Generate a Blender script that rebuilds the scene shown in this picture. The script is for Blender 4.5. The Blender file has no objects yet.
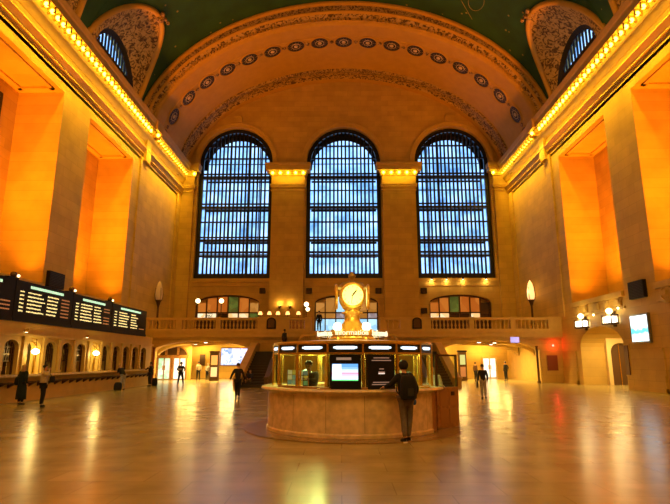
import bpy, math, random
from mathutils import Vector, Matrix
PI = math.pi
sc = bpy.context.scene
col = sc.collection
random.seed(7)

# ------------------------------------------------------------------ camera
cam = bpy.data.cameras.new('camera'); cam.sensor_width = 36; cam.lens = 36*512/670.0
cam.clip_end = 300
co = bpy.data.objects.new('camera', cam); col.objects.link(co)
co.location = (0, 0, 1.8)
co.rotation_euler = (math.radians(90+11.91), 0, math.radians(0.71))
sc.camera = co
# ------------------------------------------------------------------ world: pale overcast daylight outside
w = bpy.data.worlds.new('daylight'); sc.world = w; w.use_nodes = True
nt = w.node_tree; nt.nodes.clear()
wo = nt.nodes.new('ShaderNodeOutputWorld'); bg = nt.nodes.new('ShaderNodeBackground')
bg.inputs[0].default_value = (0.36, 0.62, 1.0, 1); bg.inputs[1].default_value = 2.1
nt.links.new(bg.outputs[0], wo.inputs[0])
# ------------------------------------------------------------------ view
sc.view_settings.view_transform = 'Standard'; sc.view_settings.look = 'None'
sc.view_settings.gamma = 1; sc.view_settings.use_curve_mapping = False
sc.view_settings.exposure = 0.13
try:
    sc.cycles.max_bounces = 6; sc.cycles.diffuse_bounces = 3; sc.cycles.glossy_bounces = 3
    sc.cycles.transparent_max_bounces = 12; sc.cycles.sample_clamp_indirect = 4.0
    sc.cycles.caustics_reflective = False; sc.cycles.caustics_refractive = False
except Exception: pass

# hall frame
CX = 0.3          # centre line of the hall
W = 17.6          # half width, pier face
YB = 53.0         # end wall
YA = 42.2         # front of the end arch / gallery front
BAYS = [36.2, 25.4, 14.6, 3.8, -7.0]    # centres of the tall side recesses
BHW = 3.72                               # half width of a recess

def area(name, loc, rot, sx, sy, power, color, spread=None):
    l = bpy.data.lights.new(name, 'AREA'); l.shape = 'RECTANGLE'; l.size = sx; l.size_y = sy
    l.energy = power; l.color = color
    if spread: l.spread = math.radians(spread)
    o = bpy.data.objects.new(name, l); o.location = loc; o.rotation_euler = rot; col.objects.link(o); return o
def point(name, loc, power, color, r=.05, parent=None):
    l = bpy.data.lights.new(name, 'POINT'); l.energy = power; l.color = color; l.shadow_soft_size = r
    o = bpy.data.objects.new(name, l); o.location = loc; col.objects.link(o); return o

L_FILL = (1, .48, .07); L_REC = (1, .27, .008); L_COR = (1, .55, .02); L_VAULT = (1, .38, .03)
# added broad fill over the near half of the hall, no fixtures modelled
area('hall_fill', (CX, -4, 17), (math.radians(38), 0, 0), 28, 8, 2300, L_FILL)
area('hall_fill', (CX, 14, 21), (0, 0, 0), 24, 16, 1000, L_FILL)
# uplights standing in each recess
for yb in BAYS[:4]:
    for s in (-1, 1):
        area('recess_uplight', (CX+s*(W+.8), yb, 6.25), (PI, 0, 0), .6, 6.0, 640, L_REC, 120)
        area('recess_uplight', (CX+s*(W+1.2), yb-BHW+.8, 6.25), (math.radians(180-30), 0, 0), 1.6, .8, 440, L_REC, 75)
        area('cornice_fill', (CX+s*(W-.80), yb, 20.5), (0, s*math.radians(-52), 0), .15, 10.6, 60, L_COR)  # added hidden strips, boosting the bulbs' light on frieze and wall
        area('cornice_fill', (CX+s*(W-1.0), yb, 20.9), (0, s*math.radians(-15), 0), .15, 10.6, 360, L_COR, 64)
for s in (-1, 1):
    area('cornice_fill', (CX+s*(W-.80), 47, 20.5), (0, s*math.radians(-52), 0), .15, 10.6, 60, L_COR)  # same added hidden strips along the end stretch
    area('cornice_fill', (CX+s*(W-1.0), 47, 20.9), (0, s*math.radians(-15), 0), .15, 10.6, 360, L_COR, 64)
# uplights lying on the cornice, washing the vault
for s in (-1, 1):
    area('cornice_uplight', (CX+s*(W-.3), 47.3, 22.75), (PI, s*math.radians(20), 0), .3, 9, 70, L_VAULT)
    area('cornice_uplight', (CX+s*(W-.3), 22, 22.75), (PI, s*math.radians(20), 0), .3, 38, 260, L_VAULT)

# ------------------------------------------------------------------ materials
MATS = {}
def mat(name, color, rough=.6, metal=0, emit=None, es=1, noise=0, nscale=3, c2=None, trans=0, spec=.5):
    if name in MATS: return MATS[name]
    m = bpy.data.materials.new(name); m.use_nodes = True; n = m.node_tree
    b = n.nodes['Principled BSDF']
    b.inputs['Base Color'].default_value = (*color, 1); b.inputs['Roughness'].default_value = rough
    b.inputs['Metallic'].default_value = metal; b.inputs['Specular IOR Level'].default_value = spec
    if emit: b.inputs['Emission Color'].default_value = (*emit, 1); b.inputs['Emission Strength'].default_value = es
    if noise or c2:
        t = n.nodes.new('ShaderNodeTexNoise'); t.inputs['Scale'].default_value = nscale; t.inputs['Detail'].default_value = 6
        tc = n.nodes.new('ShaderNodeTexCoord'); n.links.new(tc.outputs['Object'], t.inputs['Vector'])
        r = n.nodes.new('ShaderNodeValToRGB'); r.color_ramp.elements[0].position = .35; r.color_ramp.elements[1].position = .65
        d = c2 or tuple(c*(1-noise) for c in color)
        r.color_ramp.elements[0].color = (*d, 1); r.color_ramp.elements[1].color = (*color, 1)
        n.links.new(t.outputs['Fac'], r.inputs[0]); n.links.new(r.outputs[0], b.inputs['Base Color'])
    MATS[name] = m; return m
def stone(name, color, axis, bw=1.5, bh=.62, rough=.65, mort=.8, var=.86):
    """coursed ashlar; axis 'x' = wall whose face runs along x, 'y' = along y"""
    m = bpy.data.materials.new(name); m.use_nodes = True; n = m.node_tree; b = n.nodes['Principled BSDF']
    b.inputs['Roughness'].default_value = rough
    g = n.nodes.new('ShaderNodeNewGeometry'); s = n.nodes.new('ShaderNodeSeparateXYZ'); c = n.nodes.new('ShaderNodeCombineXYZ')
    n.links.new(g.outputs['Position'], s.inputs[0])
    if axis == 'x': n.links.new(s.outputs[0], c.inputs[0]); n.links.new(s.outputs[2], c.inputs[1])
    elif axis == 'y': n.links.new(s.outputs[1], c.inputs[0]); n.links.new(s.outputs[2], c.inputs[1])
    elif axis == 'xy': # both faces of a block
        a = n.nodes.new('ShaderNodeMath'); a.operation = 'ADD'; n.links.new(s.outputs[0], a.inputs[0]); n.links.new(s.outputs[1], a.inputs[1])
        n.links.new(a.outputs[0], c.inputs[0]); n.links.new(s.outputs[2], c.inputs[1])
    else: n.links.new(s.outputs[0], c.inputs[0]); n.links.new(s.outputs[1], c.inputs[1])
    t = n.nodes.new('ShaderNodeTexBrick'); n.links.new(c.outputs[0], t.inputs['Vector'])
    t.inputs['Scale'].default_value = 1; t.inputs['Brick Width'].default_value = bw; t.inputs['Row Height'].default_value = bh
    t.inputs['Mortar Size'].default_value = .018; t.inputs['Bias'].default_value = 0
    t.inputs['Color1'].default_value = (*color, 1); t.inputs['Color2'].default_value = (*[q*var for q in color], 1)
    t.inputs['Mortar'].default_value = (*[q*mort for q in color], 1)
    no = n.nodes.new('ShaderNodeTexNoise'); no.inputs['Scale'].default_value = .8; no.inputs['Detail'].default_value = 8
    n.links.new(g.outputs['Position'], no.inputs['Vector'])
    r = n.nodes.new('ShaderNodeMapRange'); r.inputs['From Min'].default_value = .3; r.inputs['From Max'].default_value = .7
    r.inputs['To Min'].default_value = .86; r.inputs['To Max'].default_value = 1.08; n.links.new(no.outputs['Fac'], r.inputs[0])
    mx = n.nodes.new('ShaderNodeVectorMath'); mx.operation = 'SCALE'
    n.links.new(t.outputs['Color'], mx.inputs[0]); n.links.new(r.outputs[0], mx.inputs['Scale'])
    n.links.new(mx.outputs[0], b.inputs['Base Color'])
    return m
SC = (.60, .39, .09)
M_SX = stone('ashlar_x', SC, 'x'); M_SY = stone('ashlar_y', SC, 'y'); M_SXY = stone('ashlar_xy', SC, 'xy')
M_TRIM = mat('carved_stone', (.60, .40, .10), .6, noise=.12, nscale=2)
M_MARB = mat('counter_marble', (.86, .66, .42), .22, noise=.28, nscale=5)
M_MARBT = mat('counter_top_marble', (.80, .64, .42), .15, noise=.2, nscale=8)
M_GOLD = mat('brass', (.80, .52, .12), .25, 1)
M_GILT = mat('gilded_bronze', (.95, .62, .10), .3, .6, noise=.15, nscale=12)
M_IRON = mat('dark_iron', (.010, .011, .014), .45, .3)
M_BLK = mat('black_metal', (.006, .005, .005), .5, spec=.2)
M_BRZ = mat('dark_bronze', (.09, .045, .015), .4, .6)
M_WOOD = mat('honey_oak', (.42, .20, .06), .4, noise=.35, nscale=9)
M_WIN = mat('brown_grille', (.06, .025, .01), .5)
M_BULB = mat('bulb_glow', (1, .9, .6), .5, emit=(1, .62, .03), es=18)
M_GLOBE = mat('globe_glow', (1, .9, .7), .4, emit=(1, .80, .38), es=4)
M_WHITE = mat('white_lamp_glow', (1, 1, .95), .4, emit=(1, .93, .72), es=5)
M_SIGNW = mat('sign_light', (.8, .9, 1), .4, emit=(.55, .8, 1), es=1.6)
M_LETTER = mat('letter_light', (1, 1, .8), .4, emit=(1, .93, .60), es=1.0)
M_PARCH = mat('parchment', (.75, .55, .3), .7)
def glass(name, tint=(1, 1, 1), gl=.12):
    m = bpy.data.materials.new(name); m.use_nodes = True; n = m.node_tree; n.nodes.clear()
    o = n.nodes.new('ShaderNodeOutputMaterial'); mx = n.nodes.new('ShaderNodeMixShader')
    t = n.nodes.new('ShaderNodeBsdfTransparent'); g = n.nodes.new('ShaderNodeBsdfGlossy')
    t.inputs[0].default_value = (*tint, 1); g.inputs['Roughness'].default_value = .03; mx.inputs[0].default_value = gl
    n.links.new(t.outputs[0], mx.inputs[1]); n.links.new(g.outputs[0], mx.inputs[2]); n.links.new(mx.outputs[0], o.inputs[0])
    return m
M_GLASS = glass('booth_glass', (.93, 1, .9), .045)
def dirty_glass():
    m = bpy.data.materials.new('city_light_glass'); m.use_nodes = True; n = m.node_tree; n.nodes.clear()
    o = n.nodes.new('ShaderNodeOutputMaterial'); t = n.nodes.new('ShaderNodeBsdfTransparent')
    g = n.nodes.new('ShaderNodeNewGeometry'); no = n.nodes.new('ShaderNodeTexNoise'); no.inputs['Scale'].default_value = .55; no.inputs['Detail'].default_value = 5
    n.links.new(g.outputs['Position'], no.inputs['Vector'])
    r = n.nodes.new('ShaderNodeValToRGB'); e = r.color_ramp.elements
    e[0].position = .30; e[0].color = (.22, .36, .55, 1); e[1].position = .66; e[1].color = (1, 1, 1, 1)
    k = e.new(.48); k.color = (.62, .76, .92, 1)
    n.links.new(no.outputs['Fac'], r.inputs[0]); n.links.new(r.outputs[0], t.inputs[0]); n.links.new(t.outputs[0], o.inputs[0])
    return m
M_PANE = dirty_glass()
def floor_mat():
    m = bpy.data.materials.new('polished_marble_floor'); m.use_nodes = True; n = m.node_tree; b = n.nodes['Principled BSDF']
    g = n.nodes.new('ShaderNodeNewGeometry')
    t = n.nodes.new('ShaderNodeTexBrick'); n.links.new(g.outputs['Position'], t.inputs['Vector'])
    t.inputs['Scale'].default_value = 1; t.inputs['Brick Width'].default_value = 1.5; t.inputs['Row Height'].default_value = .75
    t.inputs['Mortar Size'].default_value = .008
    t.inputs['Color1'].default_value = (.39, .305, .125, 1); t.inputs['Color2'].default_value = (.34, .26, .105, 1); t.inputs['Mortar'].default_value = (.27, .205, .08, 1)
    no = n.nodes.new('ShaderNodeTexNoise'); no.inputs['Scale'].default_value = 1.2; no.inputs['Detail'].default_value = 7
    n.links.new(g.outputs['Position'], no.inputs['Vector'])
    r = n.nodes.new('ShaderNodeMapRange'); r.inputs['From Min'].default_value = .3; r.inputs['From Max'].default_value = .7
    r.inputs['To Min'].default_value = .8; r.inputs['To Max'].default_value = 1.1; n.links.new(no.outputs['Fac'], r.inputs[0])
    mx = n.nodes.new('ShaderNodeVectorMath'); mx.operation = 'SCALE'
    n.links.new(t.outputs['Color'], mx.inputs[0]); n.links.new(r.outputs[0], mx.inputs['Scale']); n.links.new(mx.outputs[0], b.inputs['Base Color'])
    r2 = n.nodes.new('ShaderNodeMapRange'); r2.inputs['To Min'].default_value = .18; r2.inputs['To Max'].default_value = .30
    n.links.new(no.outputs['Fac'], r2.inputs[0]); n.links.new(r2.outputs[0], b.inputs['Roughness'])
    n2 = n.nodes.new('ShaderNodeTexNoise'); n2.inputs['Scale'].default_value = 2.5; n.links.new(g.outputs['Position'], n2.inputs['Vector'])
    bp = n.nodes.new('ShaderNodeBump'); bp.inputs['Strength'].default_value = .06; bp.inputs['Distance'].default_value = .03
    n.links.new(n2.outputs['Fac'], bp.inputs['Height']); n.links.new(bp.outputs[0], b.inputs['Normal'])
    b.inputs['Specular IOR Level'].default_value = .75
    return m
M_FLOOR = floor_mat()
def vault_mat():
    m = bpy.data.materials.new('green_vault_paint'); m.use_nodes = True; n = m.node_tree; b = n.nodes['Principled BSDF']
    g = n.nodes.new('ShaderNodeNewGeometry'); no = n.nodes.new('ShaderNodeTexNoise'); no.inputs['Scale'].default_value = .5; no.inputs['Detail'].default_value = 8
    n.links.new(g.outputs['Position'], no.inputs['Vector'])
    r = n.nodes.new('ShaderNodeValToRGB'); e = r.color_ramp.elements
    e[0].position = .3; e[0].color = (.009, .048, .020, 1); e[1].position = .7; e[1].color = (.018, .085, .036, 1)
    n.links.new(no.outputs['Fac'], r.inputs[0])
    v = n.nodes.new('ShaderNodeTexVoronoi'); v.inputs['Scale'].default_value = .9; n.links.new(g.outputs['Position'], v.inputs['Vector'])
    lt = n.nodes.new('ShaderNodeMath'); lt.operation = 'LESS_THAN'; lt.inputs[1].default_value = .09; n.links.new(v.outputs['Distance'], lt.inputs[0])
    mx = n.nodes.new('ShaderNodeMix'); mx.data_type = 'RGBA'; n.links.new(lt.outputs[0], mx.inputs[0])
    n.links.new(r.outputs[0], mx.inputs[6]); mx.inputs[7].default_value = (.28, .22, .06, 1)
    n.links.new(mx.outputs[2], b.inputs['Base Color']); b.inputs['Roughness'].default_value = .8
    return m
M_VAULT = vault_mat()
def ornate(name, c1, c2, scale, thr=(.42, .55)):
    m = bpy.data.materials.new(name); m.use_nodes = True; n = m.node_tree; b = n.nodes['Principled BSDF']
    g = n.nodes.new('ShaderNodeNewGeometry'); no = n.nodes.new('ShaderNodeTexNoise'); no.inputs['Scale'].default_value = scale
    no.inputs['Detail'].default_value = 3; no.inputs['Distortion'].default_value = 1.6
    n.links.new(g.outputs['Position'], no.inputs['Vector'])
    r = n.nodes.new('ShaderNodeValToRGB'); e = r.color_ramp.elements
    e[0].position = thr[0]; e[0].color = (*c2, 1); e[1].position = thr[1]; e[1].color = (*c1, 1)
    n.links.new(no.outputs['Fac'], r.inputs[0]); n.links.new(r.outputs[0], b.inputs['Base Color']); b.inputs['Roughness'].default_value = .75
    bp = n.nodes.new('ShaderNodeBump'); bp.inputs['Strength'].default_value = .5; bp.inputs['Distance'].default_value = .1
    n.links.new(no.outputs['Fac'], bp.inputs['Height']); n.links.new(bp.outputs[0], b.inputs['Normal'])
    return m
M_ORN = ornate('carved_scrollwork', (.52, .34, .10), (.10, .055, .02), 2.6, (.42, .54))
M_ORN2 = ornate('fine_scrollwork', (.46, .30, .10), (.11, .06, .02), 3.2, (.42, .56))
M_ARCH = mat('arch_plaster', (.54, .31, .04), .7, noise=.1, nscale=1.5)

_U = 'zeroth first second third fourth fifth sixth seventh eighth ninth tenth eleventh twelfth thirteenth fourteenth fifteenth sixteenth seventeenth eighteenth nineteenth'.split()
def ordw(n):
    if n < 20: return _U[n]
    t = ('twent','thirt','fort','fift')[n//10-2]
    return t+'ieth' if n % 10 == 0 else t+'y-'+_U[n % 10]
# ------------------------------------------------------------------ mesh helpers
class MB:
    def __init__(s): s.v = []; s.f = []
    def add(s, vs, fs):
        k = len(s.v); s.v += [tuple(p) for p in vs]; s.f += [tuple(i+k for i in f) for f in fs]; return s
    def box(s, x0, x1, y0, y1, z0, z1):
        x0, x1 = sorted((x0, x1)); y0, y1 = sorted((y0, y1)); z0, z1 = sorted((z0, z1))
        return s.add([(x0,y0,z0),(x1,y0,z0),(x1,y1,z0),(x0,y1,z0),(x0,y0,z1),(x1,y0,z1),(x1,y1,z1),(x0,y1,z1)],
                     [(0,3,2,1),(4,5,6,7),(0,1,5,4),(1,2,6,5),(2,3,7,6),(3,0,4,7)])
    def quad(s, a, b, c, d): return s.add([a,b,c,d], [(0,1,2,3)])
    def grid(s, fn, nu, nv, wrap=False):
        vs = [fn(i/nu, j/nv) for j in range(nv+1) for i in range(nu+1)]
        fs = [(j*(nu+1)+i, j*(nu+1)+i+1, (j+1)*(nu+1)+i+1, (j+1)*(nu+1)+i) for j in range(nv) for i in range(nu)]
        return s.add(vs, fs)
    def lathe(s, prof, c=(0,0,0), n=16, caps=True, sx=1, sy=1):
        vs = []; m = len(prof)
        for r, z in prof:
            for i in range(n):
                a = 2*PI*i/n; vs.append((c[0]+r*sx*math.cos(a), c[1]+r*sy*math.sin(a), c[2]+z))
        fs = [(j*n+i, j*n+(i+1)%n, (j+1)*n+(i+1)%n, (j+1)*n+i) for j in range(m-1) for i in range(n)]
        if caps: fs += [tuple(range(n-1,-1,-1)), tuple((m-1)*n+i for i in range(n))]
        return s.add(vs, fs)
    def sphere(s, c, r, n=12, m=8, sz=1):
        return s.lathe([(max(1e-4, r*math.sin(PI*j/m)), -r*sz*math.cos(PI*j/m)) for j in range(m+1)], c, n)
    def tube(s, pts, r, n=8):
        pts = [Vector(p) for p in pts]; vs = []; rs = r if isinstance(r, (list, tuple)) else [r]*len(pts)
        for i, p in enumerate(pts):
            d = (pts[min(i+1, len(pts)-1)]-pts[max(i-1, 0)]).normalized()
            a = d.cross(Vector((0,0,1)));
            if a.length < .05: a = d.cross(Vector((1,0,0)))
            a.normalize(); b = d.cross(a)
            for k in range(n):
                t = 2*PI*k/n; vs.append(p+rs[i]*(a*math.cos(t)+b*math.sin(t)))
        m = len(pts)
        fs = [(j*n+i, j*n+(i+1)%n, (j+1)*n+(i+1)%n, (j+1)*n+i) for j in range(m-1) for i in range(n)]
        fs += [tuple(range(n-1,-1,-1)), tuple((m-1)*n+i for i in range(n))]
        return s.add(vs, fs)
    def prism(s, poly, place, a, b):
        """poly in (u,v); place(u,v,w)->xyz; extruded w=a..b"""
        n = len(poly); vs = [place(u,v,a) for u,v in poly]+[place(u,v,b) for u,v in poly]
        fs = [tuple(range(n-1,-1,-1)), tuple(range(n,2*n))]+[(i,(i+1)%n,n+(i+1)%n,n+i) for i in range(n)]
        return s.add(vs, fs)
    def xf(s, M):
        s.v = [tuple(M @ Vector(p)) for p in s.v]; return s
    def build(s, name, m, parent=None, origin=(0,0,0), smooth=False):
        me = bpy.data.meshes.new(name)
        root = parent
        off = Vector(origin)
        if parent is not None: off = ORG.get(parent.name, Vector((0,0,0)))
        me.from_pydata([tuple(Vector(p)-off) for p in s.v], [], s.f)
        me.materials.append(m)
        if smooth: me.polygons.foreach_set('use_smooth', [True]*len(me.polygons))
        me.validate(); me.update()
        o = bpy.data.objects.new(name, me); col.objects.link(o)
        if parent is not None: o.parent = parent; ORG[o.name] = off
        else: o.location = off; ORG[o.name] = off
        import bmesh as _b
        bm = _b.new(); bm.from_mesh(me); _b.ops.recalc_face_normals(bm, faces=bm.faces); bm.to_mesh(me); bm.free()
        return o
ORG = {}
def tag(o, label=None, cat=None, group=None, kind=None):
    if label: o['label'] = label
    if cat: o['category'] = cat
    if group: o['group'] = group
    if kind: o['kind'] = kind
    return o
def empty(name, loc=(0,0,0), **k):
    o = bpy.data.objects.new(name, None); o.location = loc; o.empty_display_size = .2; col.objects.link(o)
    ORG[o.name] = Vector(loc); return tag(o, **k)
def copy_tree(o, loc=None, parent=None):
    c = o.copy(); col.objects.link(c); c.parent = parent
    for ch in [q for q in KIDS(o)]: copy_tree(ch, None, c)
    if loc is not None: c.location = loc
    return c
def KIDS(o): return [q for q in bpy.data.objects if q.parent == o]

def arch_wall(mb, u0, u1, z0, z1, ops, place, thick, back=True, nseg=14):
    """wall slab in (u,z), depth 0..thick; ops = (uc, hw, zbot, zspring, rise)"""
    cuts = [u0, u1]
    for uc, hw, zb, zs, ri in ops:
        k = nseg if ri else 1
        cuts += [uc-hw*math.cos(PI*i/k) if ri else uc-hw+2*hw*i/k for i in range(k+1)]
    cuts = sorted(set(round(c, 5) for c in cuts if u0-1e-6 <= c <= u1+1e-6))
    def az(op, u):
        uc, hw, zb, zs, ri = op
        t = max(0, 1-((u-uc)/hw)**2)
        return zs+ri*math.sqrt(t)
    P = place
    for a, b in zip(cuts, cuts[1:]):
        if b-a < 1e-4: continue
        m = (a+b)/2; op = next((o for o in ops if abs(m-o[0]) < o[1]), None)
        for d in ((0, thick) if back else (0,)):
            if op is None: mb.quad(P(a,z0,d), P(b,z0,d), P(b,z1,d), P(a,z1,d))
            else:
                if op[2] > z0+1e-4: mb.quad(P(a,z0,d), P(b,z0,d), P(b,op[2],d), P(a,op[2],d))
                mb.quad(P(a,az(op,a),d), P(b,az(op,b),d), P(b,z1,d), P(a,z1,d))
        if op:
            mb.quad(P(a,az(op,a),0), P(b,az(op,b),0), P(b,az(op,b),thick), P(a,az(op,a),thick))
            if op[2] > z0+1e-4: mb.quad(P(a,op[2],0), P(b,op[2],0), P(b,op[2],thick), P(a,op[2],thick))
    for uc, hw, zb, zs, ri in ops:
        for u in (uc-hw, uc+hw):
            if u0 < u < u1: mb.quad(P(u,zb,0), P(u,zs,0), P(u,zs,thick), P(u,zb,thick))
    for z in (z0, z1):
        if z > 0: mb.quad(P(u0,z,0), P(u1,z,0), P(u1,z,thick), P(u0,z,thick))
    for u in (u0, u1): mb.quad(P(u,z0,0), P(u,z1,0), P(u,z1,thick), P(u,z0,thick))

# ================================================================== STRUCTURE
MB().box(CX-30, CX+30, -20, 60, -.3, 0).build('floor', M_FLOOR)['kind'] = 'structure'

RD = 2.9    # depth of a recess
ZO0, ZO1 = 5.9, 18.2
NICHE = {36.2: (3.0, 0, 2.75, 1.35), 25.4: (2.6, 0, 2.6, 1.3)}
for s, nm in ((-1, 'left'), (1, 'right')):
    pl = lambda u, z, d, s=s: (CX+s*(W+d), u, z)
    mb = MB()
    low = [(y, n[0], n[1], n[2], n[3]) for y, n in NICHE.items()] if s > 0 else []
    arch_wall(mb, -20, YB+1, 0, 5.2, low, pl, RD)
    mb.box(CX+s*W, CX+s*(W+RD), -20, YB+1, 5.2, 5.2001)
    arch_wall(mb, -20, YB+1, 5.2, 19.0, [(y, BHW, ZO0, ZO1, 0) for y in BAYS], pl, RD)
    # wall behind recesses and above
    mb.box(CX+s*(W+RD), CX+s*(W+RD+.4), -20, YB+1, 4.15 if s > 0 else 0, 19)
    if s > 0:
        for a, b in ((-20, 22.8), (28.0, 33.2), (39.2, YB+1)): mb.box(CX+W+RD, CX+W+RD+.4, a, b, 0, 4.15)
        for a, b in ((22.8, 28.0), (33.2, 39.2)):
            mb.box(CX+W+RD, CX+W+6, a, b, 4.1, 4.3); mb.box(CX+W+6, CX+W+6.2, a, b, 0, 4.2)
            mb.box(CX+W+RD+.4, CX+W+6, b, b+.2, 0, 4.2); mb.box(CX+W+RD+.4, CX+W+6, a-.2, a, 0, 4.2)
    mb.box(CX+s*(W+.05), CX+s*(W+RD), -20, YB+1, 19, 19.6)
    mb.box(CX+s*(W+.05), CX+s*(W+.6), -20, YB+1, 19.0, 22.3)
    mb.build('wall_'+nm, M_SY)['kind'] = 'structure'; mb = MB()
    # plinth course and stepped base along the piers
    for a, b in ([(39.92, 42.2), (29.12, 32.48)] if s > 0 else [(39.92, 42.2)]):
        mb.box(CX+s*W, CX+s*(W-.14), a, b, 0, .95); mb.box(CX+s*W, CX+s*(W-.22), a, b, 0, .25)
        mb.box(CX+s*W, CX+s*(W-.06), a, b, .95, 2.35); mb.box(CX+s*W, CX+s*(W-.12), a, b, 2.35, 2.45)
    # coffers in the recess ceilings
    for y in BAYS:
        x0, x1 = W+.35, W+RD-.35
        for (a, b, c, d) in ((x0, x1, y-BHW+.5, y-BHW+.75), (x0, x1, y+BHW-.75, y+BHW-.5), (x0, x0+.25, y-BHW+.5, y+BHW-.5), (x1-.25, x1, y-BHW+.5, y+BHW-.5)):
            mb.box(CX+s*a, CX+s*b, c, d, ZO1-.12, ZO1+.01)
    # shallow pilaster strips on the solid end stretch of wall
    for a, b in ((41.3, 42.3), (51.2, 52.2)):
        mb.box(CX+s*W, CX+s*(W-.12), a, b, 5.2, 19)
    mb.build('trim_%d' % (80 if s < 0 else 81), M_SY)['kind'] = 'structure'
    # parapet of each recess with relief frieze
    mb = MB()
    for y in BAYS[:3]:
        a, b = y-BHW, y+BHW
        mb.box(CX+s*(W-.18), CX+s*(W+.3), a+.02, b-.02, 5.75, 6.1)
        mb.box(CX+s*(W-.10), CX+s*(W+.2), a+.02, b-.02, 5.0, 5.12)
        for k in range(5):
            c = a+.75+k*(b-a-1.5)/4
            wd = .75 if k % 2 == 0 else .45
            mb.box(CX+s*(W-.12), CX+s*W, c-wd/2, c+wd/2, 5.2, 5.68)
            mb.box(CX+s*(W-.17), CX+s*(W-.1), c-wd/2+.1, c+wd/2-.1, 5.3, 5.58)
    mb.build('trim_1' if s < 0 else 'trim_2', M_TRIM)['kind'] = 'structure'

# end wall with three tall windows, restaurant openings below
WC = [-11.57, .28, 12.13]; WHW = 4.05; WZ0, WZS = 10.1, 23.15
plb = lambda u, z, d: (u, YB+d, z)
mb = MB()
arch_wall(mb, CX-19, CX+19, 9.0, 36, [(c, WHW, WZ0, WZS, WHW) for c in WC], plb, 2.2, nseg=32)
RC = [(-11.85, 3.35), (.52, 3.3), (12.3, 3.2)]
arch_wall(mb, CX-19, CX+19, 3.4, 9.0, [(c, h, 4.1, 7.6, .85) for c, h in RC], plb, 1.0)
mb.box(CX-19, CX+19, YB, YB+.5, 0, 3.4)
for x0, x1 in ((-7.45, -3.95), (4.45, 8.0)):
    mb.box(x0, x1, YB-.55, YB, 4.1, 20.3)
for x0, x1 in ((CX-W, -15.95), (16.45, CX+W)): mb.box(x0, x1, YB-.35, YB, 4.1, 20.3)
for c in WC:                                   # ledge under each window, keystone block above
    mb.box(c-WHW-.1, c+WHW+.1, YB-.22, YB, 9.75, 10.15); mb.box(c-WHW, c+WHW, YB-.1, YB, 9.35, 9.75)
    mb.box(c-.55, c+.55, YB-.22, YB, 27.75, 28.4); mb.box(c-.45, c+.45, YB-.3, YB, 28.4, 28.6)
mb.build('wall_back', M_SX)['kind'] = 'structure'
mb = MB()
for c in WC:                                   # archivolts
    n = 28
    for (r0, r1, d) in ((WHW+.02, WHW+.38, .10), (WHW+.38, WHW+.52, .2)):
        for i in range(n):
            a0, a1 = PI*i/n, PI*(i+1)/n
            P = lambda r, a, dd: (c-r*math.cos(a), YB-dd, WZS+r*math.sin(a))
            mb.quad(P(r0,a0,d), P(r1,a0,d), P(r1,a1,d), P(r0,a1,d))
            mb.quad(P(r1,a0,d), P(r1,a1,d), P(r1,a1,0), P(r1,a0,0)); mb.quad(P(r0,a0,d), P(r0,a1,d), P(r0,a1,0), P(r0,a0,0))
mb.build('trim_3', M_TRIM)['kind'] = 'structure'
MB().box(CX-22, CX+22, -20.5, -20, 0, 38).build('wall_front', M_SX)['kind'] = 'structure'

# cornices (profile: d = projection from the wall, z)
PROF = [(0,18.75),(0,19.2),(.06,19.22),(.06,19.34),(.16,19.38),(.16,19.44),(.12,19.46),(.20,19.6),(.36,19.85),(.36,19.92),(.10,19.96),(.10,20.5),(.16,20.55),(.30,20.75),(.46,20.95),(.50,21.1),(.50,21.62),(.98,21.62),(.98,22.05),(1.06,22.12),(1.14,22.42),(1.14,22.5),(-1.3,22.5),(-1.3,21.6),(-.05,18.75)]
for s, nm in ((-1, 'trim_4'), (1, 'trim_5')):
    mb = MB()
    mb.prism(PROF, lambda d, z, y, s=s: (CX+s*(W-d), y, z), -20, YB)
    # ressaut block where the end arch starts
    mb.box(CX+s*(W-.34), CX+s*W, 41.75, 42.75, 18.8, 21.6); mb.box(CX+s*(W-1.22), CX+s*W, 41.6, 42.9, 21.62, 22.5)
    # dentils between the bulbs
    y = 17.0
    while y < 52: mb.box(CX+s*(W-.50), CX+s*(W-.92), y-.07+.3, y+.07+.3, 21.25, 21.62); y += .6
    mb.build(nm, M_TRIM)['kind'] = 'structure'
# capitals of the end wall
caps = [(-7.45, -3.95, .55), (4.45, 8.0, .55), (CX-W, -15.95, .35), (16.45, CX+W, .35)]
for k, (x0, x1, pj) in enumerate(caps):
    mb = MB()
    def ring(e, za, zb):
        e *= .62
        mb.box(x0-(e if k < 2 or k == 3 else 0), x1+(e if k < 3 else 0), YB-pj-e, YB, za, zb)
    ring(.12, 19.6, 19.75); ring(.22, 20.0, 20.22); ring(.32, 20.22, 20.35); ring(.08, 20.35, 21.3); ring(.3, 21.3, 21.45); ring(.42, 21.45, 21.62); ring(.98, 21.62+.15, 22.2); ring(1.1, 22.2, 22.6)
    ring(.5, 21.62, 21.8)
    mb.build('trim_%d' % (6+k), M_TRIM)['kind'] = 'structure'

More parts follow.
